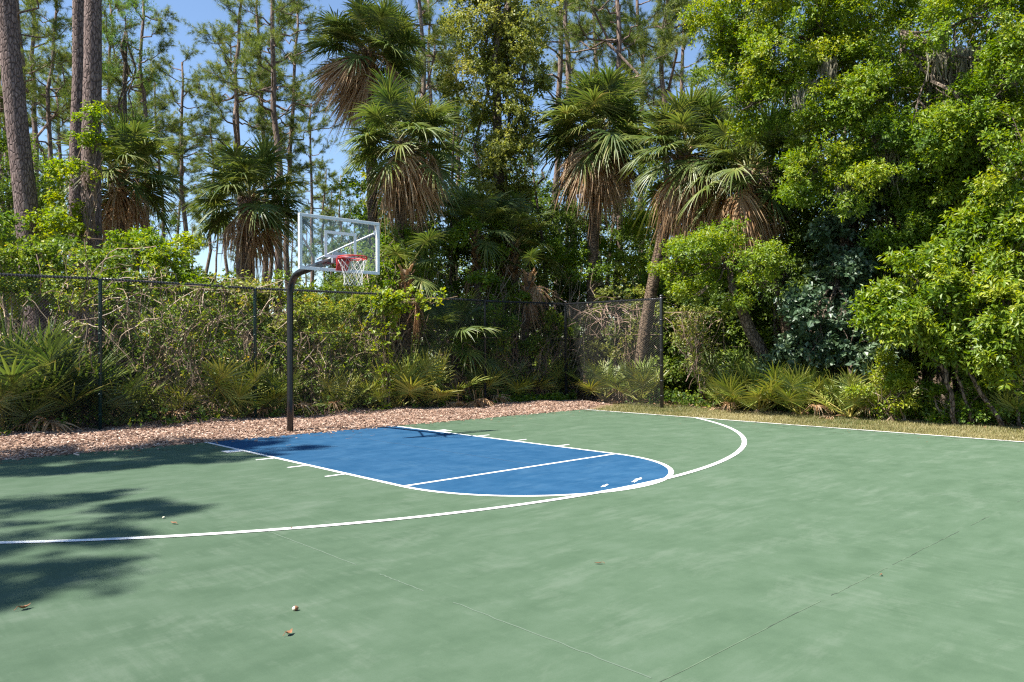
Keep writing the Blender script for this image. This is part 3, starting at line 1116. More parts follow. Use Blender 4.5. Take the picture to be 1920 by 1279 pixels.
def palm(base, top, nf, nd, scale, label, seed, rad=.15, el_lo=-.45, boots=True, group='cabbage palms behind the fence', dead_lo=-1.1, seeds=True):
    r = rng_of(seed)
    base, top = np.asarray(base, float), np.asarray(top, float)
    t = thing('cabbage_palm', base, label, 'palm', group)
    H = top - base
    n = 22
    u = np.linspace(0, 1, n)
    bend = r.normal(size=2) * .10
    pts = H[None] * u[:, None] + np.c_[bend[0] * np.sin(u * PI), bend[1] * np.sin(u * PI), 0 * u]
    pts[0, 2] -= .15
    g = Geo()
    g.tube(pts, rad * (1.08 - .12 * u + .035 * np.sin(u * 60)), 12, np.clip(.5 + .2 * np.sin(u * 60), 0, 1))
    part('trunk', g, M['palmbark'], t, True)
    if boots:                                                            # criss-cross stubs of old leaf bases under the crown
        g = Geo()
        nb = 34
        for k in range(nb):
            uu = 1 - .30 * (k + .5) / nb * min(1, 4.0 / H[2])
            c = np.array([np.interp(uu, u, pts[:, q]) for q in range(3)])
            a = k * 2.399
            d = np.array([math.cos(a), math.sin(a), 0])
            s = np.array([-math.sin(a), math.cos(a), 0])
            L = r.uniform(.12, .26)
            b0 = c + d * rad * .75
            tipc = c + d * (rad + L * .45) + np.array([0, 0, L])
            q = [b0 + s * .06, b0 - s * .06, tipc - s * .028, tipc + s * .028]
            g.add(q + [x + d * .03 for x in q], [(0, 1, 2, 3), (7, 6, 5, 4), (0, 4, 5, 1), (1, 5, 6, 2), (2, 6, 7, 3), (3, 7, 4, 0)], float(np.clip(r.normal(.4, .2), 0, 1)))
        part('leaf_bases', g, M['frond_dead'], t, False, True)
    cz = np.array(H)
    hub = bpy.data.objects.new('crown', None)
    C.objects.link(hub)
    hub.parent = t
    hub.location = [float(q) for q in cz]
    hub.rotation_euler = (r.normal() * .13, r.normal() * .13, 0)          # crowns lean their own way
    put_fronds(hub, r, 'palm', nf, .1, scale, el_lo, 1.4, .35)
    put_fronds(hub, r, 'dead', nd, -.15, scale * .78, -1, -.4, .35, 'dead_frond')
    if seeds:
        g = Geo()
        for k in range(4):
            a = r.uniform(0, 6.28)
            d = np.array([math.cos(a), math.sin(a), 0])
            for j in range(26):
                p0 = d * r.uniform(.15, .5) + np.array([0, 0, r.uniform(-.25, .1)])
                p1 = p0 + d * r.uniform(.05, .35) + r.normal(size=3) * .16 + np.array([0, 0, -r.uniform(.15, .5)])
                g.tube([p0, (p0 + p1) / 2 + np.array([0, 0, .05]), p1], [.006, .005, .003], 3, float(r.uniform(.2, .7)), cap=False)
        o = part('seed_stalks', g, M['redtwig'], hub, False, True)
    return t


def palmetto(base, n, nd, scale, label, seed, el_lo=.1, group='saw palmettos growing round the court', kind='pmet'):
    r = rng_of(seed)
    t = thing('saw_palmetto', base, label, 'palmetto', group)
    put_fronds(t, r, kind, n, .08, scale, el_lo, 1.35, .06)
    if nd:
        put_fronds(t, r, 'pmetd', nd, .08, scale, -.2, .5, .04, 'dead_frond')
    return t


# ---- pines
def pine_variant(seed, H, rad, crown0=.5, nl=18, spread=3.0, lean=0.0, fork=False, ntuft=15, tuft=32, nl_len=.28, needle_w=.0145, upsweep=.35, wobble=.10):
    """trunk / limbs / needles in local metres"""
    r = rng_of(seed)
    n = 16
    u = np.linspace(0, 1, n)
    wob = np.cumsum(r.normal(size=(n, 2)), 0) * wobble
    wob -= wob[0]
    tr = np.c_[lean * H * u + wob[:, 0], wob[:, 1], H * u]
    tr[0, 2] = -.2
    trunk = Geo()
    trunk.tube(tr, rad * (1.0 - .78 * u ** 1.2) + .02, 10)
    limb = Geo()
    ned = Geo()
    tips, tdir = [], []

    def at_u(x):
        return np.array([np.interp(x, u, tr[:, q]) for q in range(3)])
    if fork:
        p0 = at_u(.48)
        f = curve(p0, p0 + np.array([r.uniform(-2, 2), r.uniform(-1, 1), H * .36]), r, 8, 0, .05)
        limb.tube(f, np.linspace(rad * .55, .03, 8), 7)
    for k in range(nl):
        x = crown0 + (1 - crown0) * ((k + r.uniform(0, .8)) / nl)
        if fork and k % 3 == 0:
            p0 = f[min(7, 3 + int(r.integers(5)))]
        else:
            p0 = at_u(min(x, .99))
        az = k * 2.4 + r.normal() * .4
        L = spread * (1.05 - .65 * (x - crown0) / (1 - crown0)) * r.uniform(.6, 1.15)
        rise = L * (upsweep * r.uniform(.2, 1.4) + .3 * (x - crown0))
        p1 = p0 + np.array([math.cos(az) * L, math.sin(az) * L, rise])
        br = curve(p0, p1, r, 7, -.06, .05)
        limb.tube(br, np.linspace(.030 + .010 * L, .009, 7) * (1 if rad > .15 else .7), 5, cap=False)
        for j in range(ntuft):
            s = r.uniform(.35, 1.0) if j else 1.0
            q = np.array([np.interp(s * 6, np.arange(7), br[:, c]) for c in range(3)])
            d = norm(p1 - p0) + r.normal(size=3) * .55 + np.array([0, 0, .35])
            tl = r.uniform(.35, .95) * (spread / 3)
            e = q + norm(d) * tl
            limb.tube([q, (q + e) / 2 + r.normal(size=3) * .04, e], [.010, .007, .004], 3, cap=False)
            for m_ in range(3):
                tips.append(q + (e - q) * (.45 + .275 * m_) + r.normal(size=3) * .05)
                tdir.append(norm(d) + r.normal(size=3) * .3)
    tips, tdir = np.array(tips), norm(np.array(tdir))
    m_ = len(tips)
    dd = tdir[:, None] * .55 + norm(r.normal(size=(m_, tuft, 3))) * .85
    dd[..., 2] -= .05
    dd = norm(dd)
    ln = nl_len * r.uniform(.7, 1.15, (m_, tuft))
    sd2 = norm(np.cross(dd, r.normal(size=(m_, tuft, 3))))
    p0 = np.repeat(tips[:, None], tuft, 1) + tdir[:, None] * r.uniform(-.10, .10, (m_, tuft))[..., None]
    v = np.stack([p0 - sd2 * needle_w * .5, p0 + sd2 * needle_w * .5, p0 + dd * ln[..., None] + np.array([0, 0, -.03])], 2)
    tint = np.clip(.45 + r.normal(size=(m_, 1)) * .16 + r.normal(size=(m_, tuft)) * .12, 0, 1)
    ned.add(v.reshape(-1, 3), np.arange(m_ * tuft * 3).reshape(-1, 3), np.repeat(tint.ravel(), 3))
    return trunk, limb, ned


PV = [pine_variant(401, 22, .20, .58, 22, 3.4),
      pine_variant(402, 24, .19, .62, 20, 3.0, .01),
      pine_variant(403, 20, .16, .55, 20, 2.8, -.02, True),
      pine_variant(404, 23, .17, .50, 24, 3.2, .015, True),
      pine_variant(405, 18, .13, .5, 20, 2.4, -.01),
      pine_variant(406, 25, .21, .6, 20, 3.3)]
PVM = [(a.mesh('trunk', M['pinebark_far'], True), b.mesh('limbs', M['pinebark_far']), c.mesh('needles', M['needle'])) for a, b, c in PV]
PVH = [22, 24, 20, 23, 18, 25]


def pine(px, d, var, h, rz, label, group='slender pines standing behind the thicket'):
    b = G(px, d, -.06)
    s = (h or PVH[var]) / PVH[var]
    t = thing('pine_tree', b, label, 'tree', group)
    for nm, me in zip(('trunk', 'limbs', 'needles'), PVM[var]):
        o = link(nm, me, t)
        if nm == 'limbs':
            o['kind'] = 'stuff'
    t.rotation_euler.z = rz
    t.scale = (s, s, s)
    return t


# ---- broadleaf things
def broadleaf(name, base, trunks, lobes, mat, label, cat, seed, n_spray=1500, bmat='oakbark', group=None, twigs=8, leafname='crown', twmat=None, **kw):
    """trunks: list of (points, radii) in world metres; lobes: list of (centre, radii) world"""
    r = rng_of(seed)
    base = np.asarray(base, float)
    t = thing(name, base, label, cat, group)
    for pts, rad in trunks:
        pts = np.asarray(pts, float) - base
        m = 12
        uu = np.linspace(0, 1, len(pts))
        us = np.linspace(0, 1, m)
        q = np.stack([np.interp(us, uu, pts[:, c]) for c in range(3)], 1)
        q[1:-1] = (q[:-2] + 2 * q[1:-1] + q[2:]) / 4 + r.normal(size=(m - 2, 3)) * .02
        g = Geo()
        g.tube(q, np.interp(us, uu, rad), 10)
        part('trunk' if trunks[0][0] is not None and len(trunks) == 1 else 'stem', g, M[bmat], t, True)
    lb = [(np.asarray(c, float) - base, np.asarray(a, float)) for c, a in lobes]
    if twigs:
        g = Geo()
        ends = [np.asarray(p, float)[-1] - base for p, _ in trunks] or [np.array([0, 0, .0])]
        for c, a in lb:
            o = ends[int(np.argmin([np.linalg.norm(c - e) for e in ends]))]
            br = curve(o, c, r, 6, .04, .05)
            R0 = .012 + .012 * np.linalg.norm(c - o)
            g.tube(br, np.linspace(R0, .012, 6), 6, .5, cap=False)
            for k in range(twigs):
                d = norm(r.normal(size=3) + np.array([0, 0, .3]))
                s = br[int(r.integers(3, 6))]
                tw = curve(s, c + d * a * r.uniform(.6, .95), r, 5, .03, .07)
                g.tube(tw, np.linspace(.011, .004, 5), 4, float(r.uniform(.2, .8)), cap=False)
        part('limbs', g, M[twmat or bmat], t, False, True)
    part(leafname, crown_geo(r, lb, n_spray, **kw), M[mat], t)
    return t


def bush(base, lobes, mat, label, seed, n_spray=500, name='shrub', cat='shrub', group='shrubs crowding round the court', nst=5, **kw):
    r = rng_of(seed + 5000)
    base = np.asarray(base, float)
    t = thing(name, base, label, cat, group)
    g = Geo()
    lb = [(np.asarray(c, float) - base, np.asarray(a, float)) for c, a in lobes]
    for c, a in lb:
        for k in range(nst):
            e = c + norm(r.normal(size=3)) * a * .8
            s = np.array([r.normal() * .15, r.normal() * .15, -.1])
            g.tube(curve(s, e, r, 6, .05, .06), np.linspace(.018, .004, 6), 4, float(r.uniform(.2, .8)), cap=False)
    part('stems', g, M['twig'], t, False, True)
    part('foliage', crown_geo(r, lb, n_spray, **kw), M[mat], t)
    return t


def tangle(base, lo, hi, n, label, seed, mat='twig', rad=(.004, .010), vert=.4, ln=(.8, 2.2), name='vine_tangle', leafy=0, lmat='thicket', group='dry vine tangles in the thicket', sides=4):
    """many bare vines looping through a box"""
    r = rng_of(seed)
    base = np.asarray(base, float)
    t = thing(name, base, label, 'vine', group)
    g = Geo()
    lo, hi = np.asarray(lo, float), np.asarray(hi, float)
    cen = []
    for k in range(n):
        p = lo + (hi - lo) * r.uniform(0, 1, 3)
        d = r.normal(size=3) * (1 - vert) + np.array([0, 0, vert * 1.6])
        L = r.uniform(*ln)
        m = 9
        pts = [p]
        for j in range(m - 1):
            d = norm(d + r.normal(size=3) * .28 + np.array([0, 0, -.10 * j * (1 - vert)]))
            pts.append(pts[-1] + d * L / (m - 1))
        pts = np.array(pts)
        pts = np.clip(pts, lo - .3, hi + .3)
        w0 = r.uniform(*rad)
        g.tube(pts - base, np.linspace(w0, w0 * .5, m), sides, float(np.clip(r.normal(.55, .25), 0, 1)), cap=False)
        if leafy:
            cen.append(pts[r.integers(2, m, leafy)] - base)
    part('stems', g, M[mat], t, False, True)
    if leafy:
        cen = np.concatenate(cen)
        gg = Geo()
        sprays(gg, r, cen, r.normal(size=cen.shape), 7, .2, .075, .05, .55 + .12 * r.normal(size=len(cen)))
        part('leaves', gg, M[lmat], t)
    return t


def moss_geo(r, anchors, lens, base, n=26):
    g = Geo()
    for a, L in zip(anchors, lens):
        a = np.asarray(a, float) - base
        for k in range(n):
            p = a + r.normal(size=3) * np.array([.10, .10, .03])
            m = 6
            tt = np.linspace(0, 1, m)
            l = L * r.uniform(.4, 1.0)
            pts = p + np.c_[r.normal() * .05 * tt + .02 * np.sin(tt * 9 + r.uniform(0, 6)), r.normal() * .05 * tt + .02 * np.cos(tt * 8 + r.uniform(0, 6)), -l * tt]
            g.tube(pts, np.array([.006, .012, .012, .010, .007, .002]), 3, float(np.clip(r.normal(.5, .2), 0, 1)), cap=False)
    return g


#@@PLACE
# ================================================================== PLACING THE PLANTS
def rd(px, X=9.8):
    dr = P(px, 653, 1.0) - CAM
    return float((X - CAM[0]) / dr[0])


def Lb(px, py, d, rx, rz=None, ry=None):
    return (P(px, py, d), (rx, ry or rx, rz or rx))


# ---- three big pines close behind the fence on the left
for nm, px, d, H, rad, lean, seed, rz, lab in (
        ('a', 92, 19.5, 27, .285, .108, 411, math.atan2(-_R[1], -_R[0]), 'thick pine leaning left, its bare trunk nearest the left edge'),
        ('b', 140, 22.0, 28, .20, .001, 412, .4, 'dark straight pine trunk half hidden beside the vine-clad pine'),
        ('c', 174, 20.0, 27, .25, .002, 413, 2.0, 'tall straight pine with grey-pink plated bark and creeper on its trunk')):
    tr, lm, nd_ = pine_variant(seed, H, rad, .66, 16, 3.0, lean, wobble=.022)
    t = thing('pine_tree', G(px, d, -.06), lab, 'tree', 'big pines rising over the left of the fence')
    part('trunk', tr, M['pinebark'], t, True)
    part('limbs', lm, M['pinebark_far'], t, False, True)
    part('needles', nd_, M['needle'], t)
    t.rotation_euler.z = rz

# creeper climbing the straight pine
r = rng_of(61)
cb = G(174, 20.0)
t = thing('creeper', G(165, 19.6, 0), 'yellow-green creeper climbing the tall straight pine on the left', 'vine')
bs = G(165, 19.6, 0)
g = Geo()
cen = []
for k in range(10):
    p0 = P(150 + 30 * r.uniform(), 560, 19.6)
    p1 = P(120 + 75 * r.uniform(), 225 + 150 * r.uniform(), 19.55)
    q = curve(p0, p1, r, 9, 0, .03)
    g.tube(q - bs, .012, 4, .4, cap=False)
    cen.append(q[2:] - bs)
part('stems', g, M['twig'], t, False, True)
lbs = [Lb(172, 235, 19.65, .38, .35), Lb(160, 290, 19.6, .42, .6), Lb(138, 340, 19.55, .48, .6), Lb(120, 395, 19.5, .55, .6), Lb(150, 430, 19.5, .6, .6), Lb(105, 440, 19.5, .5, .4), Lb(185, 270, 19.65, .3, .35)]
part('leaves', crown_geo(r, [(c - bs, a) for c, a in lbs], 620, 10, .22, .085, .06, .62, gap=-.2), M['lime'], t)

# ---- slender pines further back
for q in (
        (48, 31, 0, 20, 2.6, 'dark-needled pine close behind the leaning pine'),
        (108, 34, 3, 18, .9, 'dark pine filling the gap between leaning and straight pines'),
        (8, 36, 2, 17, 4.9, 'low-crowned pine at the left edge behind the leaning pine'),
        (22, 46, 4, None, .3, 'thin far pine trunk at the extreme left of the photo'),
        (82, 42, 1, None, 1.1, 'thin far pine between the leaning pine and the straight pine'),
        (112, 56, 0, None, 2.0, 'far pine with dense dark needles showing left of the twin trunks'),
        (150, 62, 5, None, .4, 'very far pine seen between the twin pine trunks'),
        (217, 47, 3, None, 2.2, 'far pine just right of the creeper-clad trunk'),
        (281, 38, 2, 19.5, 3.3, 'dark crooked pine forking high, left of the small cabbage palm'),
        (313, 50, 4, 19, .9, 'short-crowned thin pine right of the crooked forked pine'),
        (352, 44, 0, 18, 4.2, 'bare-stemmed pine standing in the sky gap left of the small cabbage palm'),
        (388, 60, 4, 20, 5.0, 'thin pine in the left sky gap, farther than its neighbours'),
        (462, 40, 3, 22, 1.3, 'forked pine rising directly behind the small cabbage palm'),
        (480, 47, 1, 24, 2.9, 'straight pine close beside the forked pine behind the small palm'),
        (505, 43, 2, 17, .2, 'short leaning pine with a crooked limb right of the small palm'),
        (531, 38, 0, 22.5, 3.9, 'reddish-stemmed pine rising behind the goal pole'),
        (553, 44, 1, 22, 5.5, 'smooth grey pine just right of the reddish pine by the goal'),
        (586, 60, 5, 21, .7, 'far pine seen through the left of the clear backboard'),
        (612, 66, 4, 17, 2.1, 'small far pine seen through the middle of the backboard'),
        (645, 72, 2, 18, 3.1, 'far forked pine seen through the right of the backboard'),
        (425, 72, 5, 22, 1.9, 'pale very far pine in the gap under the small palm fronds'),
        (255, 64, 5, 25, 4.4, 'very far pine left of the crooked forked pine'),
        (335, 76, 1, 23, 5.2, 'pale very far pine behind the bare-stemmed pine'),
        (55, 66, 2, None, 5.9, 'very far forked pine behind the leaning pine'),
        (690, 54, 1, 24, 3.6, 'pine behind the tallest cabbage palm'),
        (812, 42, 3, 21, 2.4, 'pine with curved limb between the tall palm and the vine-draped tree'),
        (850, 52, 0, 22, .8, 'pine just left of the vine-draped tree'),
        (1085, 32, 1, 21, .6, 'pine close above the left side of the broad palm'),
        (1165, 30, 3, 20, 2.2, 'forked pine close above the right side of the broad palm'),
        (1250, 33, 2, 20, 4.5, 'pine between the broad palm and the bright oak crown'),
        (785, 34, 2, 20, 1.0, 'pine filling the sky between the tallest palm and the vine-draped tree'),
        (1045, 36, 5, 22, 4.0, 'heavy-limbed pine above the palms right of the vine-draped tree'),
        (1125, 42, 0, 23, 1.5, 'pine with hanging needles above the middle palm'),
        (1195, 37, 3, 21, 3.0, 'pine with long needles left of the big bright oak'),
        (1285, 42, 1, 22, 5.1, 'pine crown partly hidden behind the bright oak'),
        (1420, 48, 0, 23, 2.7, 'pine far behind the bright oak crown'),
        (1700, 46, 3, 22, .1, 'pine far behind the mossy oak limb')):
    pine(*q)

# far pines copied into the gaps: nothing tells these apart
for k, (px, d) in enumerate(((10, 90), (70, 96), (130, 88), (190, 100), (235, 84), (300, 95), (365, 105), (410, 92), (450, 110), (500, 98), (540, 88), (575, 104), (620, 94), (660, 86), (705, 100), (760, 78), (900, 80), (980, 70))):
    pine(px, d, (k * 5 + 2) % 6, 17 + (k * 7) % 5, k * 1.7, 'slender far pine among the trunks of the back woods', group='far pines of the back woods')

# ---- feathery light-green tree
broadleaf('feathery_tree', G(228, 34), [([G(228, 34), P(232, 300, 34), P(236, 60, 34)], [.16, .12, .05])],
          [Lb(235, 30, 34, 1.5, 1.0), Lb(215, 110, 34, 1.5, .8), Lb(255, 120, 33.6, 1.3, .7), Lb(225, 200, 34, 1.6, .8), Lb(250, 255, 33.7, 1.3, .6), Lb(215, 300, 34, 1.2, .6)],
          'cypress', 'feathery light-green tree behind the straight pine on the left', 'tree', 62, 900, n_per=16, slen=.5, L=.10, Wd=.030, tint=.55, gap=-.1)

# ---- cabbage palms
palm(G(228, fd(228, 9)), P(228, 320, fd(228, 9)), 36, 10, 1.15, 'shaded cabbage palm behind the creeper-clad pine', 71, el_lo=-.6)
palm(G(474, fd(474, 6.5)), P(468, 372, fd(474, 6.5)), 42, 8, 1.1, 'small cabbage palm standing alone in the sky gap left of the backboard', 72, rad=.17)
palm(G(722, fd(722, 4.6)), P(694, 95, fd(722, 4.6)), 46, 20, 1.1, 'tallest cabbage palm, its dark crown against the sky', 73, el_lo=-.35)
palm(G(742, fd(742, 2.4)), P(755, 268, fd(742, 2.4)), 46, 22, 1.08, 'cabbage palm with brown skirt above and right of the backboard', 74, rad=.17)
palm(G(1112, fd(1062, 2.6)), P(1122, 250, fd(1062, 2.6)), 54, 36, 1.3, 'broad cabbage palm with the largest skirt of dead fronds, above the fence corner', 75, rad=.18)
palm(G(1192, 22.5), P(1285, 285, 21.4), 44, 34, 1.15, 'cabbage palm behind the end post, left of the bright oak', 76, rad=.17)
palm(P(1505, 690, 20.0) * np.array([1, 1, 0]), P(1402, 318, 19.8), 32, 20, 1.0, 'leaning cabbage palm tucked under the bright oak', 77, rad=.15)
palm(G(985, fd(985, 1.6)), P(992, 512, fd(985, 1.6)), 4, 4, .8, 'short palm stump with drooping brown fronds behind the fence', 78, rad=.14, boots=True, seeds=False)
palm(G(886, fd(886, 3.4)), P(893, 430, fd(886, 3.4)), 20, 1, 1.0, 'low cabbage palm in deep shade below the vine-draped tree', 79, rad=.12, el_lo=-.3, seeds=False)
palm(G(958, fd(958, 3.2)), P(962, 455, fd(958, 3.2)), 18, 1, .95, 'second low shaded palm, right of the vine-draped trunk', 80, rad=.13, el_lo=-.3, seeds=False)
palm(G(760, fd(760, 1.3)), P(762, 505, fd(760, 1.3)), 9, 4, .85, 'young trunkless-looking palm just over the fence right of the net', 81, rad=.13, el_lo=-.5, seeds=False)
palm(G(850, fd(850, 1.2)), P(850, 640, fd(850, 1.2)), 20, 4, .95, 'young cabbage palm leaning its fronds through the fence in the middle', 82, rad=.12, el_lo=-.45, seeds=False, boots=False)

# ---- the vine-draped tree in the middle
d0 = fd(925, 5.0)
broadleaf('vine_draped_tree', G(935, d0), [([G(935, d0), P(940, 400, d0), P(930, 200, d0), P(935, -120, d0)], [.20, .18, .15, .06])],
          [Lb(930, -10, d0, 1.1, .8), Lb(885, 60, d0 - .3, 1.2, .9), Lb(970, 40, d0, 1.05, .9), Lb(890, 160, d0 - .5, 1.25, .9), Lb(980, 150, d0 - .2, 1.0, .8), Lb(950, 100, d0 - .6, .8, .7), Lb(930, 240, d0 - .5, 1.25, .8), Lb(955, 320, d0 - .6, 1.05, .8), Lb(925, 395, d0 - .6, .95, .8), Lb(960, 430, d0 - .5, .75, .6)],
          'olive', 'tall tree draped in small-leaved vines between the two brown-skirted palms', 'tree', 91, 5200, n_per=14, slen=.30, L=.085, Wd=.06, tint=.56, gap=-.25)

# ---- the live oaks on the right
broadleaf('live_oak', G(1690, 18.5), [([G(1692, 18.5), P(1690, 520, 18.5), P(1670, 330, 18.3), P(1600, 120, 18)], [.26, .22, .17, .08]), ],
          [Lb(1420, 30, 17.6, 1.25, 1.0), Lb(1530, 40, 17.2, 1.4, 1.0), Lb(1630, 30, 17.2, 1.1, .8), Lb(1400, 130, 17.7, .95, .8), Lb(1490, 135, 17.2, 1.1, .75),
           Lb(1590, 150, 16.8, 1.2, .75), Lb(1395, 205, 17.6, .7, .5), Lb(1650, 190, 16.5, .95, .65), Lb(1560, 235, 16.6, .95, .5), Lb(1640, 265, 16.4, .75, .45), Lb(1540, -90, 17.4, 2.2, .9),
           Lb(1560, 315, 16.6, .85, .4), Lb(1610, 350, 16.4, .8, .42), Lb(1520, 340, 16.9, .6, .4), Lb(1350, 60, 18.0, .7, .8)],
          'oak', 'big live oak with bright yellow-green new leaves filling the upper right', 'tree', 92, 10500, n_per=15, slen=.28, L=.072, Wd=.034, tint=.60, gap=-.15, csize=.36, twigs=12)
broadleaf('live_oak', G(1840, 17.5), [([G(1850, 17.5), P(1800, 400, 17.3), P(1765, 150, 17), P(1772, -60, 16.8)], [.24, .20, .15, .11]), ([P(1790, 330, 17.2), P(1740, 120, 16.6), P(1690, 60, 16.2)], [.12, .10, .05])],
          [Lb(1880, 40, 15.0, 1.3, 1.0), Lb(1905, 160, 14.6, 1.0, .8), Lb(1800, 235, 15.3, 1.0, .6), Lb(1870, 270, 14.8, .9, .5), Lb(1765, 290, 15.6, .6, .5), Lb(1860, -80, 15.3, 1.6, .8), Lb(1910, 340, 14.3, .7, .5)],
          'oak', 'mossy live oak at the right edge with pale limbs and hanging grey moss', 'tree', 93, 5200, n_per=15, slen=.28, L=.074, Wd=.036, tint=.58, gap=-.1, csize=.36, twigs=12)
r = rng_of(94)
mb = G(1800, 16)
t = thing('spanish_moss', mb, 'grey moss curtains hanging from the oak limbs at the upper right', 'moss')
an, ln_ = [], []
for k in range(26):
    an.append(P(r.uniform(1740, 1890), r.uniform(70, 210), r.uniform(15.4, 16.6)))
    ln_.append(r.uniform(.5, 1.5))
for px, py in ((1550, 120), (1558, 110), (1530, 150), (1645, 95), (1590, 200), (1700, 300), (1690, 330), (1500, 170), (1670, 280), (1580, 340)):
    an.append(P(px, py, 16.6))
    ln_.append(r.uniform(.4, .9))
part('strands', moss_geo(r, an, ln_, mb, 30), M['moss'], t, False, True)

# small bright tree leaning by the end of the fence
broadleaf('young_oak', G(1452, 18.6), [([G(1452, 18.4), P(1440, 680, 18.3), P(1405, 610, 18.2), P(1375, 550, 18.0), P(1365, 500, 17.9)], [.17, .16, .14, .11, .05])],
          [Lb(1330, 485, 17.6, .8, .36), Lb(1405, 500, 17.3, .7, .36), Lb(1280, 520, 17.8, .5, .28), Lb(1350, 440, 17.7, .5, .28), Lb(1435, 540, 17.2, .4, .22), Lb(1310, 555, 17.5, .45, .2), Lb(1262, 490, 17.9, .35, .22), Lb(1380, 560, 17.3, .4, .2), Lb(1300, 455, 17.9, .35, .22)],
          'lime', 'small bright green oak leaning left over the fence end on a slanting trunk', 'tree', 95, 1700, n_per=14, slen=.28, L=.075, Wd=.036, tint=.52, gap=-.15, csize=.36)

# dark-leaved vine mass
broadleaf('grape_ivy_mound', G(1560, 17.6), [([G(1600, 18.2), P(1600, 400, 18.4)], [.14, .10])],
          [Lb(1560, 560, 17.4, .8, .9), Lb(1530, 640, 17.1, .75, .7), Lb(1590, 660, 16.8, .7, .6), Lb(1600, 480, 17.8, .75, .8), Lb(1620, 590, 17.2, .65, .7), Lb(1490, 690, 17.4, .5, .4), Lb(1630, 420, 18, .8, .7)],
          'glossy', 'mound of blue-green glossy vine leaves left of the bright bushes', 'vine', 96, 1500, n_per=13, slen=.30, L=.12, Wd=.088, tint=.5, gap=-.3)

# bright big-leaved bushes at the right edge
for base_, lobes, lab, sd in (
        (G(1790, 14.6), [Lb(1660, 600, 15.0, .45, .35), Lb(1720, 530, 15.0, .5, .4), Lb(1680, 545, 15.2, .4, .3), Lb(1770, 585, 14.6, .5, .32), Lb(1710, 610, 14.8, .5, .28), Lb(1640, 640, 15.2, .3, .22), Lb(1830, 645, 14.3, .5, .3), Lb(1780, 520, 15.2, .45, .35), Lb(1750, 655, 14.9, .35, .2)],
         'lime-green big-leaved bush on slanting stems beside the glossy vine mound', 97),
        (G(1880, 14.2), [Lb(1830, 455, 14.8, .5, .4), Lb(1890, 410, 14.4, .55, .45), Lb(1800, 490, 15.2, .4, .3), Lb(1880, 520, 14.2, .55, .35), Lb(1915, 600, 13.7, .5, .4), Lb(1850, 390, 15.0, .4, .35), Lb(1900, 680, 13.8, .45, .3), Lb(1840, 560, 14.9, .45, .3), Lb(1925, 470, 14.0, .4, .4)],
         'tall lime-green bush at the right edge below the mossy oak', 98)):
    sp = np.array(base_)
    broadleaf('big_leaved_bush', base_, [([sp, sp + (P(1760, 640, 14.6) - sp) * np.array([.6, .6, .7]), lobes[0][0]], [.045, .038, .02]), ([sp + np.array([.2, -.2, 0]), lobes[3][0]], [.032, .018])],
              lobes, 'lime', lab, 'bush', sd, 2300, n_per=13, slen=.36, L=.112, Wd=.044, tint=.52, gap=-.2, hollow=.3, group='lime-green bushes at the right edge')
broadleaf('young_oak', G(1770, 16.6), [([G(1770, 16.6), P(1745, 560, 16.6), P(1750, 430, 16.4)], [.09, .07, .04])],
          [Lb(1700, 440, 16.6, .6, .4), Lb(1770, 390, 16.2, .6, .4), Lb(1820, 345, 15.8, .6, .4), Lb(1735, 495, 16.4, .5, .35), Lb(1880, 330, 15.4, .6, .4), Lb(1660, 505, 17.0, .5, .35), Lb(1790, 450, 15.9, .5, .35), Lb(1720, 375, 16.8, .5, .3)],
          'oak', 'young oak filling the space between the big oak and the lime-green bushes', 'tree', 101, 2300, n_per=14, slen=.28, L=.075, Wd=.036, tint=.42, gap=-.2, csize=.36)
bush(G(1665, rd(1665, 9.7)), [Lb(1665, 715, rd(1665, 9.6), .42, .32), Lb(1640, 750, rd(1640, 9.5), .36, .26), Lb(1700, 740, rd(1700, 9.6), .34, .28), Lb(1660, 690, rd(1665, 9.7), .3, .2)], 'lime',
     'pale yellow-green low shrub on the grass edge below the bright bushes', 99, 520, n_per=12, slen=.18, L=.07, Wd=.036, tint=.72, gap=-.3)
bush(G(1790, rd(1790, 9.9)), [Lb(1770, 765, rd(1770, 9.9), .45, .24), Lb(1825, 775, rd(1825, 9.9), .4, .2), Lb(1730, 745, rd(1730, 9.8), .3, .25), Lb(1880, 770, rd(1880, 10), .35, .25), Lb(1850, 700, rd(1850, 10.2), .45, .35)], 'lime',
     'mid-green low shrub hugging the verge near the right edge', 100, 620, n_per=12, slen=.18, L=.08, Wd=.04, tint=.42, gap=-.3)

# ---- shade trees filling the woods behind
SH = []
for k in range(3):
    r = rng_of(110 + k)
    H = (7.5, 9.5, 11)[k]
    tr = Geo()
    u = np.linspace(0, 1, 10)
    tr.tube(np.c_[.3 * np.sin(u * 3 + k), .25 * np.sin(u * 4), H * .95 * u], .14 - .11 * u, 8)
    lobes = []
    for j in range(9):
        z = H * (.12 + .84 * j / 8)
        a = j * 2.4
        q = 1.25 * (1.1 - .5 * abs(j / 8 - .5))
        lobes.append((np.array([math.cos(a) * .8, math.sin(a) * .8, z]), np.array([q, q, q * .72])))
    lm = Geo()
    for c, a in lobes:
        lm.tube(curve((0, 0, max(c[2] - 1.2, 0)), c, r, 6, 0, .05), np.linspace(.05, .012, 6), 5, cap=False)
        for m_ in range(5):
            lm.tube(curve(c, c + norm(r.normal(size=3)) * a * .9, r, 4, 0, .06), [.012, .01, .007, .004], 4, cap=False)
    SH.append((tr.mesh('trunk', M['oakbark'], True), lm.mesh('limbs', M['oakbark']), crown_geo(r, lobes, 1500, 12, .36, .11, .055, .5, gap=-.15).mesh('crown', M['oakdark']), H))


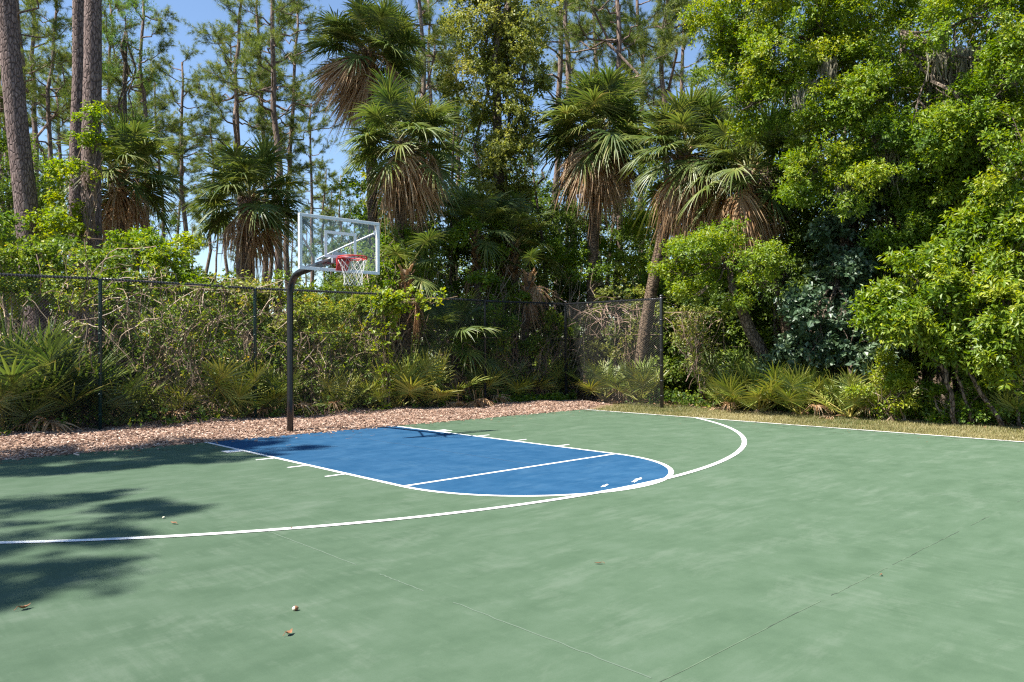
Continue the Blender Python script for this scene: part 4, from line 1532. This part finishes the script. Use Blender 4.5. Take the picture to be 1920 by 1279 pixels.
LABS1 = ['leafy understory tree behind the sapling beside the backboard',
         'understory tree behind the right edge of the backboard, under the thin far pines',
         'understory tree behind the brown-skirted palm right of the backboard',
         'understory tree between the two palms left of the vine-draped tree',
         'understory tree directly behind the vine-draped tree',
         'understory tree showing between the vine-draped tree and the broad palm',
         'understory tree behind the left half of the broad palm',
         'understory tree behind the right half of the broad palm',
         'understory tree behind the palm next to the fence end post',
         'low understory tree behind the first low shaded palm',
         'low understory tree behind the short palm stump',
         'low understory tree just left of the broad palm trunk',
         'understory tree between the leaning pine and the left edge',
         'understory tree between the leaning pine and the twin trunks',
         'understory tree at the far left edge behind the leaning pine',
         'low understory tree left of the small palm, behind the thicket crest']
LABS2 = ['understory tree seen over the red-brown vine column',
         'understory tree behind the small bright oak',
         'understory tree behind the leaning palm trunk',
         'understory tree behind the lowest left lobe of the big oak',
         'understory tree between the oak trunk and the leaning palm',
         'understory tree right behind the big oak trunk',
         'understory tree in the dark gap right of the big oak trunk',
         'understory tree behind the left lime-green bush',
         'understory tree behind the tall lime-green bush',
         'understory tree behind the mossy oak trunk',
         'understory tree at the right edge behind the mossy oak',
         'low understory tree behind the glossy vine mound',
         'low understory tree above the glossy vine mound, under the oak',
         'low understory tree in the gap between the two lime-green bushes',
         'low understory tree filling the gap under the mossy oak',
         'low understory tree at the right edge below the mossy oak']


def shade(px, d, k, rz, s, label, group='understory trees in the woods'):
    t = thing('understory_tree', G(px, d, -.06), label, 'tree', group)
    for nm, me in zip(('trunk', 'limbs', 'crown'), SH[k][:3]):
        o = link(nm, me, t)
        if nm == 'limbs':
            o['kind'] = 'stuff'
    t.rotation_euler.z = rz
    t.scale = (s, s, s)


for k, (px, extra, v, s) in enumerate(((700, 9, 0, .85), (640, 14, 0, .75), (790, 7, 1, .9), (860, 7.5, 2, .95), (930, 8, 1, 1.0), (1010, 6, 1, .95), (1075, 8, 2, .95), (1150, 6, 1, .95), (1230, 8, 2, 1.0),
                                      (840, 5.0, 0, .8), (1000, 6.5, 0, .85), (1060, 6.8, 0, .8), (20, 12, 1, .9), (95, 14, 0, 1.0), (-40, 9, 1, 1.0), (250, 16, 0, .9))):
    shade(px, fd(px, extra), v, k * 2.1, s, LABS1[k])
for k, (px, d, v, s) in enumerate(((1318, 22.5, 0, .8), (1370, 23.5, 2, .9), (1440, 24, 2, 1.05), (1510, 22, 1, 1.05), (1580, 22, 2, 1.0), (1650, 21, 1, 1.1), (1720, 20.5, 2, 1.0), (1790, 20, 1, 1.1),
                                  (1860, 19, 2, 1.0), (1930, 18.5, 1, 1.1), (1990, 17.5, 2, 1.0), (1470, 20.4, 0, .9), (1650, 19.4, 0, .95), (1760, 18.2, 0, .95), (1880, 16.6, 0, .95), (1960, 15.6, 0, 1.0))):
    shade(px, d, v, k * 1.7 + .5, s, LABS2[k])

# ---- shrubs and thicket behind the fence
TH = dict(n_per=12, slen=.26, L=.085, Wd=.055, gap=-.12)
for px0, lobes, mat, lab, ns, tint in (
        (30, [(25, 460, 2.4, 1.0, .55), (40, 530, 2.0, .9, .5), (0, 510, 1.6, .8, .5), (85, 495, 2.6, .9, .5), (60, 560, 1.8, .9, .5), (120, 540, 2.2, .8, .5), (10, 590, 1.8, .8, .5)], 'thicket', 'dark leafy shrub rising over the fence at the extreme left', 1200, .35),
        (165, [(160, 505, 1.8, .7, .5), (205, 520, 1.6, .6, .5), (185, 570, 1.2, .6, .5), (140, 560, 1.2, .5, .4)], 'thicket', 'shrub with yellowing leaves just behind the green fence post', 620, .62),
        (290, [(275, 490, 2.0, .8, .5), (330, 500, 1.8, .7, .5), (300, 460, 2.4, .6, .35), (365, 540, 1.6, .6, .5), (240, 545, 1.5, .6, .5)], 'lime', 'bright-leaved thicket crest rising above the fence left of the small palm', 800, .45),
        (330, [(340, 610, 1.0, .55, .45), (300, 640, .9, .5, .4), (255, 600, 1.0, .55, .45), (230, 650, .8, .5, .4), (390, 610, 1.0, .45, .4), (410, 560, 1.3, .5, .45)], 'thicket', 'yellow-green thicket leaves tangled in tan stems behind the fence', 620, .6),
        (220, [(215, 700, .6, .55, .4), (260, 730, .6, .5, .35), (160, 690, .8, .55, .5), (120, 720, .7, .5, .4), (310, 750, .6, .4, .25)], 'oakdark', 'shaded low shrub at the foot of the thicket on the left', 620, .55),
        (450, [(445, 600, 1.4, .5, .4), (430, 540, 2.2, .6, .4), (470, 560, 2.0, .5, .4), (500, 575, 1.6, .5, .4), (520, 640, 1.0, .45, .5)], 'olive', 'olive shrub at the second green post below the small palm', 560, .5),
        (530, [(515, 600, 1.6, .55, .5), (545, 620, 1.4, .5, .5), (500, 650, 1.3, .5, .5), (540, 690, .9, .5, .5), (530, 560, 2.0, .5, .35)], 'thicket', 'yellow-green shrub directly behind the goal pole', 560, .5),
        (600, [(585, 610, .9, .6, .5), (640, 600, 1.2, .6, .45), (680, 590, 1.3, .6, .5), (610, 670, .8, .6, .5), (660, 660, .9, .6, .5), (570, 700, .7, .45, .4), (580, 565, 1.6, .5, .35), (630, 560, 2.2, .6, .35)], 'thicket', 'sunny yellow-green shrub right of the goal pole behind the fence', 1100, .66),
        (690, [(700, 690, .8, .5, .45), (650, 730, .6, .5, .4), (600, 745, .6, .45, .3), (700, 750, .6, .4, .3)], 'olive', 'lower olive shrub below the sunny shrub behind the fence', 520, .45),
        (700, [(690, 470, 4.0, .9, .8), (730, 540, 3.0, .8, .7), (700, 400, 5.0, .9, .8), (660, 380, 6.0, .9, .7)], 'oak', 'leafy sapling behind the backboard against the sky', 800, .35),
        (1160, [(1130, 610, .9, .6, .5), (1180, 640, .7, .6, .5), (1120, 680, .8, .55, .5), (1190, 700, .7, .5, .4), (1215, 600, .9, .5, .5), (1150, 730, .5, .45, .3), (1165, 560, 1.2, .5, .4)], 'olive', 'olive shrub pressed behind the last fence bay', 950, .52),
        (1030, [(1010, 720, .9, .5, .35), (1060, 710, 1.0, .5, .4), (900, 730, .8, .5, .3), (960, 735, .7, .5, .25)], 'oakdark', 'dark low shrub in the shaded corner of the fence', 520, .45),
        (1050, [(1060, 500, 2.6, .7, .6), (1110, 490, 2.4, .7, .6), (1080, 430, 3.4, .8, .6), (1010, 560, 2.2, .6, .6)], 'lime', 'vivid green shrub under the broad palm beside its trunk', 800, .38),
        (1000, [(870, 660, .35, .45, .4), (935, 640, .5, .45, .45), (1005, 650, .4, .45, .4), (1050, 620, .5, .4, .5), (900, 610, .9, .45, .4), (975, 590, 1.0, .45, .4)], 'lime', 'fresh green shrub pressed against the dark fence bays left of the corner', 900, .45),
        (1190, [(1190, 430, 3.4, .7, .6), (1165, 510, 2.8, .6, .5), (1240, 440, 3.8, .6, .6)], 'lime', 'yellow-green sapling between the broad palm and the end post', 600, .6),
        (920, [(880, 470, 2.6, .7, .6), (930, 500, 2.2, .6, .6), (975, 540, 2.0, .6, .6), (905, 560, 1.8, .6, .5), (1010, 470, 2.8, .6, .6), (940, 430, 3.2, .6, .5)], 'lime', 'bright green vines wrapping the shaded trunks above the dark fence bays', 900, .40),
        (735, [(735, 450, 1.9, .5, .6), (760, 520, 1.6, .5, .5), (720, 500, 2.0, .5, .5), (700, 545, 1.5, .5, .4)], 'lime', 'green vines on the trunk of the palm right of the backboard', 600, .38),
        (800, [(790, 560, 2.2, .7, .6), (830, 590, 2.0, .6, .5), (745, 600, 1.8, .6, .6), (770, 460, 3.4, .8, .7), (830, 480, 3.2, .8, .7)], 'oakdark', 'dark green shrub behind the creeper on the fence', 900, .5)):
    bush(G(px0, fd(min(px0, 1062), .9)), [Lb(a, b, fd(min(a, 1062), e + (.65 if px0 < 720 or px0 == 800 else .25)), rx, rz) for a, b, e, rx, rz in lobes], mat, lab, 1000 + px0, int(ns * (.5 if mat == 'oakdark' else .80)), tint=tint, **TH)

# creeper on the fence post and rail, right of the goal
r = rng_of(64)
bs = G(726, fd(726, -.08))
t = thing('fence_creeper', bs, 'yellow-green creeper climbing the middle fence post and spilling along the rail', 'vine')
g = Geo()
cen = []
for k in range(9):
    q = curve(P(726 + r.normal() * 6, 765, fd(726, -.06)), P(722 + r.normal() * 12, 560, fd(726, -.08)), r, 9, 0, .02)
    g.tube(q - bs, .007, 4, .5, cap=False)
    cen.append(q[r.integers(0, 9, 9)] + r.normal(size=(9, 3)) * np.array([.10, .05, .08]) - bs)
for k in range(12):
    e = P(r.uniform(690, 870), 550 + r.uniform(-4, 14), fd(760, -.08))
    q = curve(P(726, 570, fd(726, -.08)), P(r.uniform(690, 865), 552 + r.uniform(0, 16), 0 + fd(780, -.08)), r, 9, .02, .02)
    g.tube(q - bs, .006, 4, .5, cap=False)
    cen.append(q[r.integers(0, 9, 12)] + r.normal(size=(12, 3)) * np.array([.10, .06, .10]) - bs)
for k in range(60):
    cen.append(np.array([P(r.normal(735, 22), r.normal(585, 22), fd(735, -.1)) - bs]))
part('stems', g, M['twig'], t, False, True)
cen = np.concatenate(cen)
g = Geo()
sprays(g, r, cen, r.normal(size=cen.shape), 8, .16, .085, .07, .68 + .1 * r.normal(size=len(cen)))
part('leaves', g, M['lime'], t)

# bare vine tangles
def tbox(px0, px1, z0, z1, e0, e1):
    a = G(px0, fd(min(px0, 1062), e0), z0)
    b = G(px1, fd(min(px1, 1062), e1), z1)
    return np.minimum(a, b), np.maximum(a, b)


for px0, px1, z0, z1, e0, e1, n, lab, mt, vert in (
        (270, 420, .0, 2.5, .12, .8, 95, 'tall tangle of tan dry stems behind the fence left of the goal', 'twig', .75),
        (110, 300, 1.4, 3.3, .15, 1.4, 65, 'arching tan vines looping over the fence on the left', 'twig', .15),
        (420, 560, .6, 2.8, .3, 1.4, 80, 'dry vines among the olive shrub near the goal pole', 'twig', .4),
        (1070, 1235, 2.2, 2.72, .1, .4, 60, 'pinkish dry vines matted along the top of the last fence bay', 'redtwig', .1),
        (560, 700, .1, 1.6, .5, 1.2, 70, 'thin brown stems under the sunny shrub behind the fence', 'twig', .6),
        (870, 1060, .1, 1.5, .5, 1.3, 80, 'hanging brown dead fronds and stems behind the dark fence bay', 'redtwig', .6)):
    lo, hi = tbox(px0, px1, z0, z1, e0, e1)
    tangle((lo + hi) / 2 * np.array([1, 1, 0]), lo, hi, n, lab, 2000 + px0, mt, vert=vert, rad=(.005, .014), leafy=2 if mt == 'twig' else 0)
lo = np.minimum(G(1282, 19.4, .3), G(1312, 18.7, 2.1))
hi = np.maximum(G(1282, 19.4, .3), G(1312, 18.7, 2.1))
tangle(G(1297, 19.0), lo, hi, 60, 'column of red-brown hanging vines just right of the fence end post', 2300, 'redtwig', vert=.8, leafy=4, lmat='olive')
lo = np.minimum(G(1600, 18.6, 2.4), G(1720, 17.2, 5.0))
hi = np.maximum(G(1600, 18.6, 2.4), G(1720, 17.2, 5.0))
tangle(G(1660, 17.9), lo, hi, 110, 'grey bare twigs tangled below the bright oak crown', 2301, 'twig', vert=.2, rad=(.004, .012))

# ---- saw palmettos
for px, d, n, nd, s, lab, el in (
        (40, fd(40, .75), 30, 3, 1.7, 'largest palmetto clump, fanning up behind the fence at the left edge', 0.55),
        (110, fd(110, 1.0), 20, 2, 1.5, 'palmetto right of the largest clump, left of the green post', 0.55),
        (15, fd(15, .35), 12, 3, 1.0, 'low palmetto at the foot of the largest clump', 0.55),
        (225, fd(225, .5), 12, 3, .95, 'low shaded palmetto right of the green post', 0.55),
        (445, fd(445, .45), 18, 4, 1.25, 'sunlit palmetto just left of the second green post', 0.55),
        (520, fd(520, .5), 12, 3, 1.0, 'small palmetto between the second green post and the goal pole', 0.55),
        (300, fd(300, .7), 10, 3, .9, 'small palmetto under the tan stem tangle', 0.55),
        (640, fd(640, .5), 10, 4, .9, 'dusty palmetto low behind the fence right of the goal pole', 0.55),
        (745, fd(745, .5), 18, 3, 1.3, 'bright palmetto right of the creeper post', 0.55),
        (800, fd(800, .45), 16, 4, 1.3, 'palmetto with long drooping fans in the middle of the fence', 0.55),
        (905, fd(905, .7), 12, 6, 1.15, 'palmetto with brown hanging fans at the black middle post', 0.55),
        (955, fd(955, .6), 10, 5, 1.1, 'palmetto with one bright fan standing by the orange dead stems', 0.55),
        (1030, fd(1030, .7), 10, 7, 1.15, 'palmetto with orange dying fans left of the corner post', 0.55),
        (1130, 22.0, 14, 2, 1.1, 'palmetto half hidden by the olive shrub in the last bay', 0.55),
        (1200, 21.0, 14, 3, 1.1, 'palmetto behind the end post with a brown dead fan', 0.55),
        (1372, rd(1372, 9.6), 20, 5, .85, 'yellowish palmetto on the verge nearest the fence end', 0.55),
        (1425, rd(1425, 9.6), 24, 3, 1.15, 'big green palmetto with a pale silvery fan on the verge', 0.55),
        (1500, rd(1500, 9.65), 22, 3, 1.05, 'green palmetto in front of the glossy vine mound', 0.55),
        (1592, rd(1592, 9.6), 16, 3, .9, 'palmetto with low yellow fans left of the pale low shrub', 0.55),
        (1880, rd(1880, 10.1), 14, 4, .8, 'small dark palmetto in the shade near the right edge', 0.55),
        (1655, rd(1655, 10.3), 10, 2, 1.0, 'palmetto with thin arching fans behind the pale low shrub', 0.55),
        (1345, 20.0, 14, 0, 1.2, 'shaded blue-green palmetto left of the slanting trunk', 0.55),
        (1400, 20.4, 14, 0, 1.2, 'shaded blue-green palmetto just behind the slanting trunk', 0.55),
        (1465, 19.8, 14, 0, 1.2, 'shaded blue-green palmetto right of the slanting trunk', 0.55),
        (700, fd(700, .4), 9, 3, .85, 'small palmetto at the foot of the creeper post', 0.55)):
    palmetto(G(px, d, -.02), n, nd, s, lab, 3000 + px, el_lo=el, kind='pmetg' if px < 240 or 'blue-green' in lab else 'pmet')

# ---- ground cover and weeds at the foot of the woods
r = rng_of(66)
n = 1700
xs = np.where(r.uniform(size=n) < .55, r.uniform(-9, 10, n), r.uniform(9.8, 11.2, n))
ys = np.where(xs > 9.75, r.uniform(-6, 6, n), 8.9 - .045 * (xs + 5.5) + np.where(r.uniform(size=n) < .16, r.uniform(-.35, .3, n), r.uniform(.5, 3.0, n)))
g = Geo()
cc = np.c_[xs, ys, r.uniform(-.03, .22, n)]
sprays(g, r, cc, r.normal(size=(n, 3)), 12, .25, .09, .05, .35 + .2 * r.normal(size=n))
structure('undergrowth', g, M['thicket'], 'stuff')
r = rng_of(67)
bs = G(985, fd(985, -.25))
t = thing('ground_ivy', bs, 'low bright green ivy patch on the mulch below the dark fence bays', 'ivy')
cc = np.array([G(px, fd(px, r.uniform(-.5, .15)), r.uniform(.02, .16)) for px in r.uniform(930, 1075, 240)]) - bs
g = Geo()
sprays(g, r, cc, r.normal(size=cc.shape), 8, .12, .075, .065, .35 + .12 * r.normal(size=len(cc)))
part('leaves', g, M['lime'], t)
# raked-up dead palm debris on the mulch
r = rng_of(68)
bs = G(895, fd(895, -.7))
t = thing('dead_frond_pile', bs, 'heap of brown dead palm leaves lying on the mulch by the fence', 'debris')
for k in range(7):
    o = link('dead_frond', DEADF[k % 5], t, (r.uniform(-.9, .9), r.normal() * .18, .42 + r.uniform(0, .08)))
    o.rotation_euler = (r.normal() * .2, .55 + r.normal() * .12, r.uniform(0, 6.28))
    o.scale = (.5, .5, .3)

# ---- far belt of leafy woods closing the horizon
r = rng_of(69)
n = 24000
pxs = np.where(r.uniform(size=n) < .3, r.uniform(280, 720, n), r.uniform(-500, 2500, n))
dd_ = r.uniform(40, 75, n)
top = np.where(pxs < 300, 9.5, np.where(pxs < 680, 4.6, np.where(pxs < 1250, 11.0, 13.0))) + 1.5 * np.sin(pxs * .021) + 1.2 * np.sin(pxs * .057 + 1)
zz = top * r.uniform(0, 1, n) ** 1.5
cc = np.array([G(a, b, c) for a, b, c in zip(pxs, dd_, zz)])
g = Geo()
sprays(g, r, cc, r.normal(size=cc.shape), 11, .8, .30, .17, .45 + .12 * noise3(cc, 4, .35) + .1 * r.normal(size=n))
structure('back_woods', g, M['thicket'], 'stuff')

# nearer low woods closing the gaps just above the ground
r = rng_of(70)
n = 6500
pxs = np.where(r.uniform(size=n) < .6, r.uniform(1180, 1620, n), r.uniform(420, 640, n))
dd_ = np.where(pxs > 1000, r.uniform(24, 34, n), r.uniform(30, 40, n))
zz = np.where(pxs > 1000, 4.5, 2.6) * r.uniform(0, 1, n) ** 1.1
cc = np.array([G(a, b, c) for a, b, c in zip(pxs, dd_, zz)])
g = Geo()
sprays(g, r, cc, r.normal(size=cc.shape), 11, .6, .20, .11, .40 + .12 * noise3(cc, 4, .5) + .1 * r.normal(size=n))
structure('low_woods', g, M['thicket'], 'stuff')

# ---- trees standing left of the frame that shade the court
SH_UP = np.array([-3.36, 1.32, 6.0])                               # tall trees: crowns 15 m up


def up(lobes):
    return [(np.array(c) + SH_UP, a) for c, a in lobes]


broadleaf('shade_oak', (-13.0, 8.9, 0), [([(-13.0, 8.9, 0), (-12.7, 8.7, 7), (-12.2, 8.3, 15)], [.26, .20, .08])],
          up([((-9.0, 7.5, 9.5), (1.5, 1.1, .8)), ((-7.1, 6.35, 9.0), (1.2, .55, .5)), ((-7.4, 6.2, 9.6), (1.1, .5, .5)), ((-8.4, 6.4, 10.3), (1.4, .6, .7)), ((-10.4, 7.2, 10.8), (1.2, .9, .8)), ((-7.2, 6.9, 9.0), (.9, .40, .4)), ((-7.7, 7.5, 9.2), (1.3, .8, .6)), ((-9.4, 6.1, 9.2), (1.0, .5, .5)), ((-6.9, 7.2, 9.4), (.9, .5, .4))]),
          'oak', 'oak standing just left of the view whose shadow crosses the key corner', 'tree', 120, 1800, n_per=15, slen=.32, L=.12, Wd=.06, tint=.5, gap=-.2, group='trees left of the court that cast the shadows')
broadleaf('shade_oak', (-15.8, 4.9, 0), [([(-15.8, 4.9, 0), (-15.6, 4.7, 7), (-15.1, 4.5, 14.5)], [.26, .20, .08])],
          up([((-11.7, 3.2, 9.0), (1.2, 1.1, .8)), ((-10.6, 4.0, 9.2), (1.1, .35, .4)), ((-10.2, 3.1, 8.8), (1.2, .32, .4)), ((-9.5, 2.5, 8.6), (.8, .2, .3)), ((-10.9, 1.6, 9.3), (1.0, .35, .4)), ((-11.2, .6, 8.7), (1.1, .4, .5)), ((-11.9, 4.6, 9.6), (1.2, .5, .6)), ((-10.6, 2.3, 9), (1.0, .4, .4))]),
          'oak', 'oak standing left of the view whose dappled shadow falls on the near left court', 'tree', 121, 1350, n_per=15, slen=.32, L=.12, Wd=.06, tint=.5, gap=-.2, group='trees left of the court that cast the shadows')
